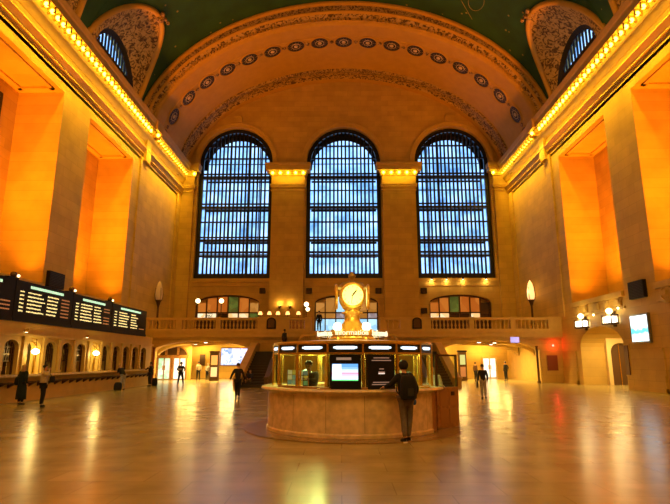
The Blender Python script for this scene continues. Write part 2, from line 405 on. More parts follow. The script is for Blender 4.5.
# --------------------------------------------------- vault with penetrations
VA, VB_, VZ = 18.8, 14.0, 20.65
VBAYS = [36.5, 25.6, 14.7, 3.8, -7.1]
def groin(y):
    for yc in VBAYS:
        t = (y-yc)/4.8
        if abs(t) < 1: return 22.9+6.15*math.sqrt(1-t*t)
    return None
mb = MB()
ys = set([-20, YA])
for yc in VBAYS:
    for i in range(25): ys.add(round(yc-4.8*math.cos(PI*i/24), 4))
ys = sorted(y for y in ys if -20 <= y <= YA)
rows = []
for y in ys:
    g = groin(y); t0 = math.asin(min(1, (g-VZ)/VB_)) if g else 0
    rows.append([(CX-VA*math.cos(t0+(PI-2*t0)*i/48), y, VZ+VB_*math.sin(t0+(PI-2*t0)*i/48)) for i in range(49)])
for r0, r1 in zip(rows, rows[1:]):
    for i in range(48): mb.quad(r0[i], r0[i+1], r1[i+1], r1[i])
ceil = mb.build('ceiling', M_VAULT, smooth=True); ceil['kind'] = 'structure'
# faint gilded line figure of the sky mural, painted on the vault
def on_vault(x, y, lift=.02):
    t = (x-CX)/VA; return (x, y, VZ+VB_*math.sqrt(max(0, 1-t*t))-lift)
mb = MB()
for (cx, cy, rx, ry, a0, a1) in ((9.5, 37.5, 1.0, .7, 0, 6.0), (7.3, 38.3, 1.3, .8, .5, 5.6), (6.2, 36.6, .9, .6, 1, 6.2), (11.6, 38.6, .6, 1.1, -1, 4.2), (8.4, 36.0, .8, .5, 0, 5.2)):
    mb.tube([on_vault(cx+rx*math.cos(a0+(a1-a0)*i/18), cy+ry*math.sin(a0+(a1-a0)*i/18)) for i in range(19)], .022, 4)
for pts in (((8.8, 37.0), (10.5, 39.2), (11.8, 40.8)), ((7.4, 37.6), (8.2, 39.6))):
    mb.tube([on_vault(*p) for p in pts], .022, 4)
mb.build('gilt_figure', mat('gilt_paint', (.30, .24, .07), .7), ceil)

WX = 18.1     # plane of the lunette windows
nwin = 10
ntrim = 20
for s, nm in ((-1, 'left'), (1, 'right')):
    for bi, yc in enumerate(VBAYS[:3]):
        mb = MB(); rim = MB()
        def G(t): 
            y = yc-4.8*math.cos(t); z = 22.9+6.15*math.sin(t)
            return Vector((CX+s*VA*math.sqrt(max(0, 1-((z-VZ)/VB_)**2)), y, z))
        def Wn(t, r=3.5, zs=23.6, x=WX): return Vector((CX+s*x, yc-r*math.cos(t), zs+r*1.04*math.sin(t)))
        mb.grid(lambda u, v: G(PI*u).lerp(Wn(PI*u), v), 36, 6)
        # jambs down to the cornice
        for t in (0, PI):
            g = G(t); q = Wn(t); mb.quad(g, q, (q[0], q[1], 22.3), (g[0], g[1], 22.3))
        ntrim += 1; o = mb.build('trim_%d' % ntrim, M_ORN, smooth=True); o['kind'] = 'structure'
        for rr, off, mm in ((.22, 0, M_ARCH),):
            rim.tube([G(PI*i/40)+Vector((-s*.05, 0, -.05)) for i in range(41)], rr, 8)
        ntrim += 1; o = rim.build('trim_%d' % ntrim, M_ARCH, smooth=True); o['kind'] = 'structure'
        # crest at the tip
        g = G(PI/2)
        cr = MB(); cr.sphere(g+Vector((-s*.1, 0, -.15)), .38, 10, 6)
        for k in range(5): cr.sphere(g+Vector((-s*(.35+.1*abs(k-2)), (k-2)*.3, .05-.12*abs(k-2))), .16, 8, 5)
        ntrim += 1; cr.build('trim_%d' % ntrim, M_ORN2, smooth=True)['kind'] = 'structure'
        # arched window
        nwin += 1
        wr = empty('window_%d' % nwin, (CX+s*WX, yc, 22.5), kind='structure')
        fr = MB(); n = 28
        X = CX+s*WX; X2 = CX+s*(WX+.3)
        for i in range(n):
            a0, a1 = PI*i/n, PI*(i+1)/n
            P = lambda r, a, x: (x, yc-r*math.cos(a), 23.6+r*1.04*math.sin(a))
            fr.quad(P(3.5,a0,X), P(3.5,a1,X), P(3.15,a1,X2), P(3.15,a0,X2))
            fr.quad(P(3.5,a0,X2+s*.1), P(3.5,a1,X2+s*.1), P(3.15,a1,X2+s*.1), P(3.15,a0,X2+s*.1))
        for t in (-1, 1): fr.box(X, X2, yc+t*3.15, yc+t*3.5, 22.3, 23.6)
        fr.box(X2-.08, X2+.08, yc-3.15, yc+3.15, 24.75, 25.15)
        fr.build('frame', M_IRON, wr)
        mu = MB(); k = -3.0
        while k < 3.1:
            top = 23.6+1.04*math.sqrt(3.15**2-k*k); mu.box(X2-.05, X2+.05, yc+k-.09, yc+k+.09, 22.3, top); k += .5
        mu.build('mullion_grid', M_IRON, wr)
        pn = MB(); vs = [(X2+s*.04, yc-3.2*math.cos(PI*i/n), 23.6+3.2*1.04*math.sin(PI*i/n)) for i in range(n+1)]+[(X2+s*.04, yc+3.2, 22.3), (X2+s*.04, yc-3.2, 22.3)]
        pn.add(vs, [tuple(range(len(vs)))]); pn.build('pane', M_PANE, wr)
    # outer wall above the cornice behind the vault
    mb = MB()
    arch_wall(mb, -20, YB+2, 22.0, 30, [(yc, 3.5, 22.3, 23.6, 3.64) for yc in VBAYS], lambda u, z, d, s=s: (CX+s*(WX+.5+d), u, z), .4, nseg=20)
    ntrim += 1; mb.build('wall_upper_'+nm, M_SY)['kind'] = 'structure'

# --------------------------------------------------- end arch
def ell(a, b, t, y): return (CX-a*math.cos(t), y, VZ+b*math.sin(t))
def sweep(prof, m, name, n=96, smooth=False):
    """prof: list of (a, b, y)"""
    mb = MB(); t0, t1 = .0, PI
    for (a0, b0, y0), (a1, b1, y1) in zip(prof, prof[1:]):
        for i in range(n):
            ta, tb = PI*i/n, PI*(i+1)/n
            mb.quad(ell(a0,b0,ta,y0), ell(a0,b0,tb,y0), ell(a1,b1,tb,y1), ell(a1,b1,ta,y1))
    o = mb.build(name, m, smooth=smooth); o['kind'] = 'structure'; return o
sweep([(18.8,14.05,42.0),(18.62,13.88,41.86),(18.45,13.7,41.86),(18.4,13.6,42.1)], M_ARCH, 'trim_50')
sweep([(18.4,13.6,42.1),(18.3,13.42,42.15),(18.26,13.3,42.0),(18.1,13.05,42.05)], M_ORN2, 'trim_51')
sweep([(18.1,13.05,42.05),(18.05,12.98,41.95),(18.0,12.9,41.95),(17.97,12.85,42.1),(17.94,12.8,42.2)], M_ARCH, 'trim_52')
sweep([(17.94,12.8,42.2),(17.7,12.35,42.5)], M_ORN, 'trim_53')
sweep([(17.7,12.35,42.5),(17.66,12.28,42.42),(17.5,12.1,42.6),(17.45,12.0,42.8),(17.45,12.0,50.1)], M_ARCH, 'trim_54')
sweep([(17.45,12.0,50.1),(17.3,11.85,50.15),(17.25,11.8,50.4),(17.3,11.9,50.8),(17.45,12.0,51.0)], M_ORN2, 'trim_55')
sweep([(17.45,12.0,51.0),(17.5,12.05,51.9),(17.35,11.98,52.1)], M_ORN, 'trim_56')
sweep([(17.35,11.98,52.1),(17.28,11.95,52.5),(17.42,12.1,52.6),(17.42,12.1,53.0)], M_ARCH, 'trim_57')
# beads along the archivolt
mb = MB()
for i in range(1, 150):
    t = PI*i/150; p = ell(17.68, 12.3, t, 42.4); mb.box(p[0]-.09, p[0]+.09, p[1]-.1, p[1]+.1, p[2]-.09, p[2]+.09)
mb.build('trim_58', M_ARCH)['kind'] = 'structure'
# medallions on the soffit: equal spacing along the ellipse
pts = [ell(17.43, 11.98, PI*i/400, 45.3) for i in range(401)]
cum = [0]
for a, b in zip(pts, pts[1:]): cum.append(cum[-1]+(Vector(b)-Vector(a)).length)
def at_len(L):
    for i in range(400):
        if cum[i+1] >= L:
            f = (L-cum[i])/(cum[i+1]-cum[i]); t = PI*(i+f)/400; return t
    return PI
M_MEDD = mat('medallion_dark', (.03, .022, .025), .6); M_MEDL = mat('medallion_light', (.62, .48, .3), .6)
band = sweep([(17.46,12.01,44.45),(17.40,11.95,44.5),(17.40,11.95,44.6),(17.44,11.99,44.62)], M_ARCH, 'trim_59')
NM = 21; mid = cum[-1]/2; sp = 2.38
proto = None
for k in range(-9, 10):
    t = at_len(mid+k*sp); p = Vector(ell(17.43, 11.98, t, 45.3))
    nrm = Vector((math.cos(t)/17.43, 0, -math.sin(t)/11.98)).normalized()    # towards the hall
    if proto is None:
        r = empty('ceiling_medallion')
        MB().lathe([(.98,0),(.98,.08),(.92,.12),(.84,.08),(.84,.02)], n=28).build('outer_ring', M_ARCH, r)
        MB().lathe([(.86,0),(.86,.04),(.02,.05)], n=28).build('disc', M_MEDD, r)
        q = MB(); q.lathe([(.44,.04),(.44,.08),(.39,.10),(.39,.05)], n=24, caps=False)
        for j in range(12): a = 2*PI*j/12; q.sphere((.56*math.cos(a), .56*math.sin(a), .05), .028, 6, 4)
        q.build('inner_ring', M_MEDL, r)
        MB().lathe([(.20,.04),(.20,.10),(.10,.16),(.01,.18)], n=16).build('boss', M_MEDL, r)
        proto = r
    else: r = copy_tree(proto)
    r.location = p; r.rotation_euler = nrm.to_track_quat('Z', 'Y').to_euler()
    tag(r, 'round dark-ringed medallion under the great arch, '+('the topmost one' if k == 0 else '%s %s of the topmost' % (ordw(abs(k)), 'left' if k < 0 else 'right')), 'medallion', 'medallions along the great arch')
# diamond fillers between medallions
mb = MB()
for k in range(-9, 9):
    t = at_len(mid+(k+.5)*sp); p = Vector(ell(17.43, 11.98, t, 45.3)); n_ = Vector((math.cos(t)/17.43, 0, -math.sin(t)/11.98)).normalized()
    M = Matrix.Translation(p) @ n_.to_track_quat('Z', 'Y').to_matrix().to_4x4()
    q = MB(); q.lathe([(.30,0),(.22,.06),(.01,.08)], n=4); q.box(-.05, .05, -.5, .5, 0, .04); q.xf(M); mb.add(q.v, q.f)
mb.build('trim_60', M_ORN2)['kind'] = 'structure'

# --------------------------------------------------- tall end windows
def zlist(): return [(10.2,10.95),(12.55,12.75),(12.98,13.2),(14.25,14.45),(14.65,14.8),(16.35,16.5),(17.95,18.15),(18.4,18.55),(19.95,20.05),(21.35,21.6),(21.85,22.0),(23.65,23.8),(25.1,25.25)]
for wi, c in enumerate(WC):
    wr = empty('window_%d' % (wi+1), (c, YB+.4, WZ0), kind='structure')
    n = 36; Y0 = YB+.45
    def P(r, a, y): return (c-r*math.cos(a), y, WZS+r*math.sin(a))
    fr = MB()
    R0, R1 = WHW, WHW-.42
    for i in range(n):
        a0, a1 = PI*i/n, PI*(i+1)/n
        fr.quad(P(R0,a0,Y0), P(R0,a1,Y0), P(R1,a1,Y0), P(R1,a0,Y0)); fr.quad(P(R1,a0,Y0), P(R1,a1,Y0), P(R1,a1,Y0+.25), P(R1,a0,Y0+.25))
        fr.quad(P(R0-.02,a0,Y0), P(R0-.02,a1,Y0), P(R0-.02,a1,Y0+1.7), P(R0-.02,a0,Y0+1.7))
    for t in (-1, 1):
        fr.box(c+t*R0, c+t*R1, Y0, Y0+.25, WZ0, WZS); fr.box(c+t*R0, c+t*(R0-.02), Y0, Y0+1.7, WZ0, WZS)
    fr.box(c-R0, c+R0, Y0-.05, Y0+.3, WZ0, 10.75); fr.box(c-R0, c+R0, Y0, Y0+1.7, WZ0, WZ0+.05)
    fr.build('frame', M_IRON, wr)
    # inner row of bars: verticals and transoms
    NB = 17; mv = MB(); r = R1
    for k in range(NB):
        x = -r+(k+.5)*2*r/NB + r/NB
        if k == NB-1: break
        top = WZS+math.sqrt(max(0, r*r-x*x))
        mv.box(c+x-.095, c+x+.095, Y0+.06, Y0+.2, 10.7, top)
    mv.build('vertical_bars', M_IRON, wr)
    mh = MB()
    for za, zb in zlist()[1:]:
        hw = r if za < WZS else math.sqrt(max(.1, r*r-(za-WZS)**2))
        mh.box(c-hw, c+hw, Y0+.04, Y0+.22, za, zb)
    mh.build('transoms', M_IRON, wr)
    # small round lights in the border
    # outer layer behind a walkway
    Y1 = YB+2.05
    ob = MB()
    for k in (3, 6, 11, 14):
        x = -R1+k*2*R1/NB
        top = WZS-.2+math.sqrt(max(0, R1*R1-x*x)); ob.box(c+x-.05, c+x+.05, Y1-.06, Y1+.02, WZ0, top)
    for z in (12.75, 14.3, 18.0, 21.4): ob.box(c-R1, c+R1, Y1-.08, Y1, z, z+.22)
    for z in (23.6,): ob.box(c-R1, c+R1, Y1-.05, Y1, z, z+.1)
    ob.build('outer_grid', M_IRON, wr)
    wk = MB()
    for z in (12.85, 14.5, 18.2, 21.7): wk.box(c-R0, c+R0, Y0+.25, Y1-.1, z, z+.08)
    wk.build('walkway', mat('walkway_glass', (.10, .16, .22), .3), wr)
    pn = MB(); vs = [P(R0, PI*i/n, Y1+.06) for i in range(n+1)]+[(c+R0, Y1+.06, WZ0), (c-R0, Y1+.06, WZ0)]
    pn.add(vs, [tuple(range(len(vs)))]); pn.build('pane', M_PANE, wr)
    # outer head ring, keeps the top dark
    hd = MB()
    for i in range(n):
        a0, a1 = PI*i/n, PI*(i+1)/n
        def Q(r, a): return (c-r*math.cos(a), Y1, WZS-.25+r*math.sin(a))
        hd.quad(Q(R0+.5,a0), Q(R0+.5,a1), Q(R1-.05,a1), Q(R1-.05,a0))
    hd.build('outer_frame', M_IRON, wr)

for x0, x1 in ((-7.45, -3.95), (4.45, 8.0)): area('capital_fill', ((x0+x1)/2, YB-1.35, 21.0), (math.radians(65), 0, 0), 3.2, .12, 26, L_COR)  # added unseen strips that strengthen the bulb light below each capital
# windows high in the recess back walls
for s in (-1, 1):
    nwin += 1; y0, y1 = 22.0, 27.6; X = CX+s*(W+RD-.03)
    wr = empty('window_%d' % nwin, (X, 25, 14.8), kind='structure')
    MB().box(X, X-s*.12, y0, y1, 14.6, 17.3).build('frame', M_IRON, wr)
    pn = MB()
    for i in range(9):
        for j in range(4):
            a = y0+.25+i*.58; z = 14.8+j*.6; pn.box(X-s*.12, X-s*.135, a, a+.42, z, z+.42)
    pn.build('pane', mat('night_glass', (.25, .36, .40), .2), wr)

# --------------------------------------------------- restaurants behind the gallery
def lit(name, c1, c2, st, scale=1.2):
    m = bpy.data.materials.new(name); m.use_nodes = True; n = m.node_tree; b = n.nodes['Principled BSDF']
    g = n.nodes.new('ShaderNodeNewGeometry'); v = n.nodes.new('ShaderNodeTexVoronoi'); v.inputs['Scale'].default_value = scale
    n.links.new(g.outputs['Position'], v.inputs['Vector'])
    s_ = n.nodes.new('ShaderNodeSeparateColor'); n.links.new(v.outputs['Color'], s_.inputs[0])
    r = n.nodes.new('ShaderNodeValToRGB'); r.color_ramp.elements[0].color = (*c1, 1); r.color_ramp.elements[1].color = (*c2, 1)
    n.links.new(s_.outputs[0], r.inputs[0]); n.links.new(r.outputs[0], b.inputs['Emission Color']); b.inputs['Emission Strength'].default_value = st
    b.inputs['Base Color'].default_value = (.1, .06, .03, 1)
    return m
M_LITO = lit('lit_orange_glass', (.6, .12, .01), (.85, .25, .03), .6, .9)
M_LITY = lit('lit_cream_glass', (.9, .42, .08), (1, .85, .55), 1.1, 1.5)
M_LITD = lit('dim_amber_glass', (.45,.17,.02), (.70,.30,.06), .7, 1.3)
M_LITP = lit('dim_grey_glass', (.25,.18,.2), (.6,.5,.5), .7, 2)
M_LITB = lit('lit_blue_glass', (.25, .55, .8), (.55, .9, 1), 1.1, 1.5)
M_LITG = lit('lit_green_glass', (.03, .07, .01), (.12, .20, .03), .6, 2)
for wi, (c, h) in enumerate(RC):
    wr = empty('window_%d' % (4+wi), (c, YB+.5, 4.1), kind='structure')
    fr = MB(); mu = MB()
    top = lambda x: 7.6+.85*math.sqrt(max(0, 1-(x/h)**2))
    for i in range(18):
        a = -h*math.cos(PI*i/18); b = -h*math.cos(PI*(i+1)/18)
        vs = []
        for y in (YB+.3, YB+.5):
            vs += [(c+a, y, top(a)), (c+b, y, top(b)), (c+b, y, top(b)-.16), (c+a, y, top(a)-.16)]
        fr.add(vs, [(0,1,2,3), (4,5,6,7), (2,3,7,6)])
    for t in (-1, 1): fr.box(c+t*h, c+t*(h-.14), YB+.3, YB+.5, 4.1, 7.6)
    fr.build('frame', M_BRZ, wr)
    n = 6
    for k in range(1, n):
        x = -h+2*h*k/n; mu.box(c+x-.06, c+x+.06, YB+.32, YB+.46, 4.1, top(x)-.1)
    mu.box(c-h, c+h, YB+.32, YB+.46, 6.55, 6.68); mu.box(c-h, c+h, YB+.32, YB+.46, 5.95, 6.05)
    mu.build('mullion_grid', M_BRZ, wr)
    for k in range(n):
        a, b = c-h+2*h*k/n+.06, c-h+2*h*(k+1)/n-.06
        up = {0: [M_LITO, M_LITO, M_LITO, M_LITG, M_LITO, M_LITD], 1: [M_LITD, M_LITD, M_LITB, M_LITD, M_LITD, M_LITD], 2: [M_LITO, M_LITO, M_LITG, M_LITO, M_LITO, M_WIN]}[wi][k]
        lo = {0: [M_LITY, M_LITY, M_WIN, M_LITY, M_LITY, M_LITG], 1: [M_LITD, M_LITD, M_LITP, M_LITP, M_LITD, M_LITP], 2: [M_LITY, M_LITY, M_WIN, M_WIN, M_LITY, M_WIN]}[wi][k]
        q = MB(); zt = min(top(a-c), top(b-c))-.1; q.box(a, b, YB+.55, YB+.57, 6.68, zt); q.build('pane', up, wr)
        q = MB(); q.box(a, b, YB+.55, YB+.57, 6.05, 6.55); q.build('pane', lo, wr)
        q = MB(); q.box(a, b, YB+.55, YB+.57, 4.15, 5.95); q.build('pane', M_LITB if wi == 1 else M_WIN, wr)

for c, h in RC: MB().box(c-h-.3, c+h+.3, YB+1.0, YB+1.05, 4, 9).build('wall_restaurant', M_SX)['kind'] = 'structure'
# --------------------------------------------------- gallery (east balcony)
ZG = 4.1
LA, RA = (-11.45, 3.95), (12.1, 3.95)           # low arches under the gallery
mb = MB()
arch_wall(mb, CX-W, CX+W, 0, 3.5, [(LA[0], LA[1], 0, 2.45, .88), (RA[0], RA[1], 0, 2.45, .88)], lambda u, z, d: (u, YA+.3+d, z), .9, nseg=24)
mb.build('wall_gallery', M_SX)['kind'] = 'structure'
mb = MB()
mb.box(CX-W, CX+W, YA+.3, YB, 3.5, ZG)                               # gallery slab
mb.box(CX-W, CX+W, YA-.05, YA+.3, 3.62, 3.98); mb.box(CX-W, CX+W, YA+.1, YA+.3, 3.5, 3.62); mb.box(CX-W, CX+W, YA-.12, YA+.3, 3.98, 4.12)
# curved voussoir rim of the low arches
for c, h in (LA, RA):
    n = 24
    for i in range(n):
        a0, a1 = PI*i/n, PI*(i+1)/n
        P = lambda e, a, y: (c-(h+e)*math.cos(a), y, 2.45+(.88+e)*math.sin(a))
        mb.quad(P(0,a0,YA+.2), P(0,a1,YA+.2), P(.22,a1,YA+.2), P(.22,a0,YA+.2)); mb.quad(P(.22,a0,YA+.2), P(.22,a1,YA+.2), P(.22,a1,YA+.3), P(.22,a0,YA+.3)); mb.quad(P(0,a0,YA+.2), P(0,a1,YA+.2), P(0,a1,YA+.3), P(0,a0,YA+.3))
mb.build('trim_61', M_TRIM)['kind'] = 'structure'
# passages behind the low arches
for c, h, k in ((LA[0], LA[1], 62), (RA[0], RA[1], 63)):
    mb = MB()
    mb.box(*((c-h-.9, c-h-.7) if k == 63 else (CX-W, CX-W+.1)), YA+1.2, YB, 0, 3.5); mb.box(c+h+.7, c+h+.9, YA+1.2, YB, 0, 3.5)
    for y in (45.3, 49.3):                      # shallow ribs on the ceiling
        n = 16
        for i in range(n):
            a0, a1 = PI*i/n, PI*(i+1)/n
            P = lambda a, yy: (c-(h+.6)*math.cos(a), yy, 2.2+1.0*math.sin(a))
            mb.quad(P(a0,y), P(a1,y), P(a1,y+.5), P(a0,y+.5))
            for yy in (y, y+.5): mb.quad(P(a0,yy), P(a1,yy), (P(a1,yy)[0],yy,3.5), (P(a0,yy)[0],yy,3.5))
    if k == 62:
        arch_wall(mb, CX-W, -14.0, 0, 3.5, [(-15.8, 1.45, 2.2, 2.25, .85)], lambda u, z, d: (u, 48.6+d, z), .2, nseg=12)
    mb.build('trim_%d' % k, M_TRIM)['kind'] = 'structure'
    for dx in (-2, 1.6):
        area('passage_light', (c+dx, 47.6, 3.15), (0, 0, 0), .8, .8, 400, (1, .64, .16))
        area('passage_fill', (c+dx*1.3, 51.5, 2.35), (PI-.5, 0, 0), 2.2, .3, 130, (1, .62, .15))  # added unseen upward fill to brighten the passage ceiling, no cove here
        area('passage_light', (c+dx, 44.3, 3.2), (0, 0, 0), .6, .6, 230, (1, .64, .16))

# ================================================================== THINGS
# ---- balustrade of the gallery
def baluster_mb(x, y, z0, z1, r=.075):
    h = z1-z0
    return MB().lathe([(r*1.1,0),(r*1.1,.08*h),(r*.5,.14*h),(r*1.15,.38*h),(r*.9,.52*h),(r*.45,.78*h),(r*.9,.88*h),(r*1.05,.92*h),(r*1.05,h)], (x,y,z0), 8)
def balustrade(x0, x1, label, z=4.12, h=1.08, y=YA+.05, n=None):
    r = empty('balustrade', ((x0+x1)/2, y, z), label=label, cat='balustrade', group='stone balustrades of the gallery')
    MB().box(x0, x1, y-.16, y+.16, z, z+.16).build('base_rail', M_TRIM, r)
    MB().box(x0, x1, y-.2, y+.2, z+h-.2, z+h).build('top_rail', M_TRIM, r)
    n = n or int((x1-x0)/.30)
    for k in range(n): baluster_mb(x0+(k+.5)*(x1-x0)/n, y, z+.16, z+h-.2).build('baluster', M_TRIM, r, smooth=True)
secs = [(-16.9,-13.55,'stone balustrade of the gallery directly right of the end of the departure boards'),
        (-13.05,-10.3,'stone balustrade of the gallery left of centre, under two white globe lamps'),
        (-9.9,-6.85,'stone balustrade of the gallery beside the dark urn left of the booth'),
        (-4.25,-3.0,'short stone balustrade of the gallery just left of the stair opening'),
        (3.6,4.8,'short stone balustrade of the gallery just right of the clock'),
        (7.3,10.4,'stone balustrade of the gallery beside the dark urn right of the clock'),
        (10.8,13.75,'stone balustrade of the gallery under the right restaurant window'),
        (14.15,16.8,'stone balustrade of the gallery at the far right end')]
for a, b, l in secs: balustrade(a, b, l)
mb = MB()
for a, b in ((CX-W+.01,-16.9),(-13.55,-13.05),(-10.3,-9.9),(-6.85,-4.25),(-3.0,-2.45),(3.15,3.6),(4.8,7.3),(10.4,10.8),(13.75,14.15),(16.8,CX+W-.01)):
    mb.box(a, b, YA-.13, YA+.25, 4.12, 5.12); mb.box(a, b, YA-.19, YA+.3, 5.06, 5.24)
mb.build('trim_64', M_TRIM)['kind'] = 'structure'
# ---- dark urns set in the solid parts of the parapet
for x, l in ((-5.72, 'left of the stair opening'), (6.15, 'right of the golden clock')):
    r = empty('parapet_niche_plaque', (x, YA-.18, 4.3), label='dark arched plaque on the gallery parapet, '+l, cat='plaque')
    pl_ = [(-.38,0),(.38,0),(.38,.62)]+[(.38*math.cos(PI*i/8), .62+.3*math.sin(PI*i/8)) for i in range(1,8)]+[(-.38,.62)]
    MB().prism(pl_, lambda u,v,w_: (x+u, YA-.14-w_, 4.28+v), 0, .08).build('plate', M_BLK, r)
    MB().prism([(u*.72, .1+v*.8) for u, v in pl_], lambda u,v,w_: (x+u, YA-.22-w_, 4.28+v), 0, .03).build('relief_panel', M_BRZ, r)

# ---- small square black speakers on the end wall
for (x, z, l) in ((-8.2,8.85,'under the left tall window'),(-3.35,8.83,'left below the middle tall window'),(3.86,8.83,'right below the middle tall window'),(8.55,8.82,'left below the right tall window'),(8.5,6.75,'low beside the right restaurant window')):
    q = MB(); q.box(x-.3, x+.3, YB-.25, YB, z-.28, z+.28)
    r = empty('wall_speaker', (x, YB-.1, z), label='small black speaker on the end wall, '+l, cat='speaker')
    q.build('box', M_BLK, r); g = MB()
    for k in range(5): g.box(x-.24, x+.24, YB-.27, YB-.25, z-.2+k*.09, z-.16+k*.09)
    g.build('grille', M_BRZ, r)
# ---- uplights on the pilaster and restaurant bar
for k, x in enumerate((-6.3, -5.27)):
    r = empty('wall_uplight', (x, YB-.65, 7.0), label='%s of two small uplights glowing on the wall pier left of the clock' % ('left' if k == 0 else 'right'), cat='wall light', group='pier uplights')
    MB().lathe([(.05,0),(.14,.15),(.17,.3)], (x, YB-.75, 6.9), 10).build('cup', M_BRZ, r)
    MB().lathe([(.13,.26),(.13,.31)], (x, YB-.75, 6.9), 10).build('bulb', M_GLOBE, r)
    point('uplight', (x, YB-.85, 7.45), 28, (1, .55, .12), .05)
# bar counter of the restaurant with table lamps
r = empty('bar_counter', (-5.3, 45, ZG), label='long low bar counter on the gallery behind the parapet, left of the clock', cat='bar counter')
MB().box(-7.4, -3.2, 44.7, 45.5, ZG, 5.35).build('front', M_WOOD, r)
MB().box(-7.5, -3.1, 44.6, 45.6, 5.35, 5.43).build('top', M_BRZ, r)
for i, x in enumerate((-7.1,-6.3,-5.55,-4.7,-3.75)):
    r = empty('table_lamp', (x, 44.9, 5.43), label=ordw(i+1)+' from the left of the glowing table lamps on the gallery bar', cat='lamp', group='table lamps on the gallery bar')
    MB().lathe([(.10,0),(.10,.03),(.025,.05),(.025,.28)], (x,44.9,5.43), 8).build('base', M_BRZ, r)
    MB().lathe([(.20,.26),(.12,.52)], (x,44.9,5.43), 10).build('lamp_shade', mat('red_shade_glow', (.9,.3,.1), .5, emit=(1,.38,.10), es=3.2), r)
# ---- globe lamps on the gallery
for x, zt, l in ((-12.16,6.7,'leftmost white globe lamp on a post on the gallery'),(-10.16,6.7,'white globe lamp on a post in front of the left restaurant window'),(-2.95,6.4,'double white globe lamp on a post at the stair opening by the dark figure')):
    r = empty('globe_lamp', (x, 43.2, ZG), label=l, cat='lamp', group='globe lamps on the gallery')
    MB().lathe([(.16,0),(.16,.1),(.05,.2),(.04,zt-ZG-.3),(.12,zt-ZG-.2)], (x,43.2,ZG), 10).build('post', M_BRZ, r)
    MB().sphere((x,43.2,zt), .20, 14, 10).build('globe', M_GLOBE, r, smooth=True)
    if 'double' in l: MB().sphere((x+.12,43.1,zt-.42), .17, 12, 8).build('globe', M_GLOBE, r, smooth=True)
    point('globe_light', (x, 42.85, zt), 14, (1,.75,.35), .2)
# ---- potted shrub by the left restaurant window
r = empty('potted_shrub', (-11.3, 43.6, ZG), label='dark potted shrub on the gallery between two globe lamps', cat='plant')
MB().lathe([(.22,0),(.32,.5),(.34,.55)], (-11.3,43.6,ZG), 12).build('pot', M_BRZ, r)
q = MB()
for i in range(90):
    a = random.uniform(0, 2*PI); e = random.uniform(-.4, 1.4); rr = random.uniform(.2, .6)
    c = Vector((-11.3+rr*math.cos(a)*math.cos(e), 43.6+rr*math.sin(a)*math.cos(e)*.6, ZG+1.15+rr*math.sin(e)*1.1)); d = Vector((random.uniform(-1,1),random.uniform(-1,1),random.uniform(0,1)))*.16
    n_ = Vector((-d.y, d.x, .02)).normalized()*.05
    q.quad(c-n_, c+d*.5-n_*.2, c+d, c+n_)
q.build('foliage', mat('dark_leaf', (.02,.05,.015), .6), r)
# ---- torcheres by the side walls of the gallery
for s, x, l in ((-1, CX-W+.45, 'left'), (1, CX+W-.55, 'right')):
    y = 46.9
    r = empty('torch_lamp', (x, y, ZG), label='tall dark torch-shaped lamp with a glowing glass head by the %s wall of the gallery' % l, cat='lamp')
    MB().lathe([(.32,0),(.34,.12),(.16,.22),(.10,.6),(.16,.9),(.10,1.2),(.09,2.5),(.2,2.9),(.3,3.1)], (x,y,ZG), 12).build('stand', M_BRZ, r)
    MB().lathe([(.26,3.1),(.34,3.5),(.30,4.1),(.18,4.6),(.02,4.9)], (x,y,ZG), 14).build('glass_head', mat('amber_torch_glow' if s > 0 else 'dim_torch', (1,.7,.4), .4, emit=(1,.55,.2), es=1.4) if s > 0 else mat('dim_torch', (.5,.33,.18), .5, emit=(1,.45,.1), es=.12), r, smooth=True)
    q = MB()
    for k in range(4): a = PI/4+k*PI/2; q.tube([(x+.3*math.cos(a),y+.3*math.sin(a),ZG+3.05),(x+.4*math.cos(a),y+.4*math.sin(a),ZG+3.6),(x+.33*math.cos(a),y+.33*math.sin(a),ZG+4.2)], .03, 5)
    q.build('cage', M_BRZ, r)
    if s > 0: point('torch_light', (x-.35, y-.2, 7.9), 20, (1,.5,.12), .2)
# ---- four spotlights below the right tall window
for k, x in enumerate((9.35, 10.9, 12.6, 15.0)):
    r = empty('sill_spotlight', (x, YB-.5, 10.0), label=ordw(k+1)+' from the left of the small spotlights under the right tall window sill', cat='spotlight', group='spotlights under the right window sill')
    MB().lathe([(.09,0),(.11,.18)], (x, YB-.42, 9.98), 10).build('housing', M_BLK, r)
    MB().lathe([(.08,-.02),(.08,0)], (x, YB-.42, 9.98), 10).build('lens', M_WHITE, r)
    point('sill_light', (x, YB-.42, 9.72), 22, (1,.66,.2), .05)

# ---- cornice bulbs
bulb = None; n = 0
def put_bulb(p, label, group):
    global bulb
    if bulb is None:
        bulb = empty('cornice_bulb')
        MB().lathe([(.07,.16),(.07,.26)], n=8).build('socket', M_TRIM, bulb)
        MB().sphere((0,0,0), .14, 10, 7, 1.1).build('globe', M_BULB, bulb, smooth=True)
        b = bulb
    else: b = copy_tree(bulb)
    b.location = p; tag(b, label, 'light bulb', group)
for s, nm in ((-1,'left'),(1,'right')):
    for i in range(15): put_bulb((CX+s*(W-.78), 43.2+.6*i, 21.37), 'glowing bulb under the %s cornice, %s beyond its step' % (nm, ordw(i+1)), 'bulbs under the %s cornice' % nm)
    for i in range(40): put_bulb((CX+s*(W-.78), 41.3-.6*i, 21.37), 'glowing bulb under the %s cornice, %s this side of its step' % (nm, ordw(i+1)), 'bulbs under the %s cornice' % nm)
    put_bulb((CX+s*(W-1.05), 42.25, 21.37), 'single bulb at the step of the %s cornice by the great arch' % nm, None)
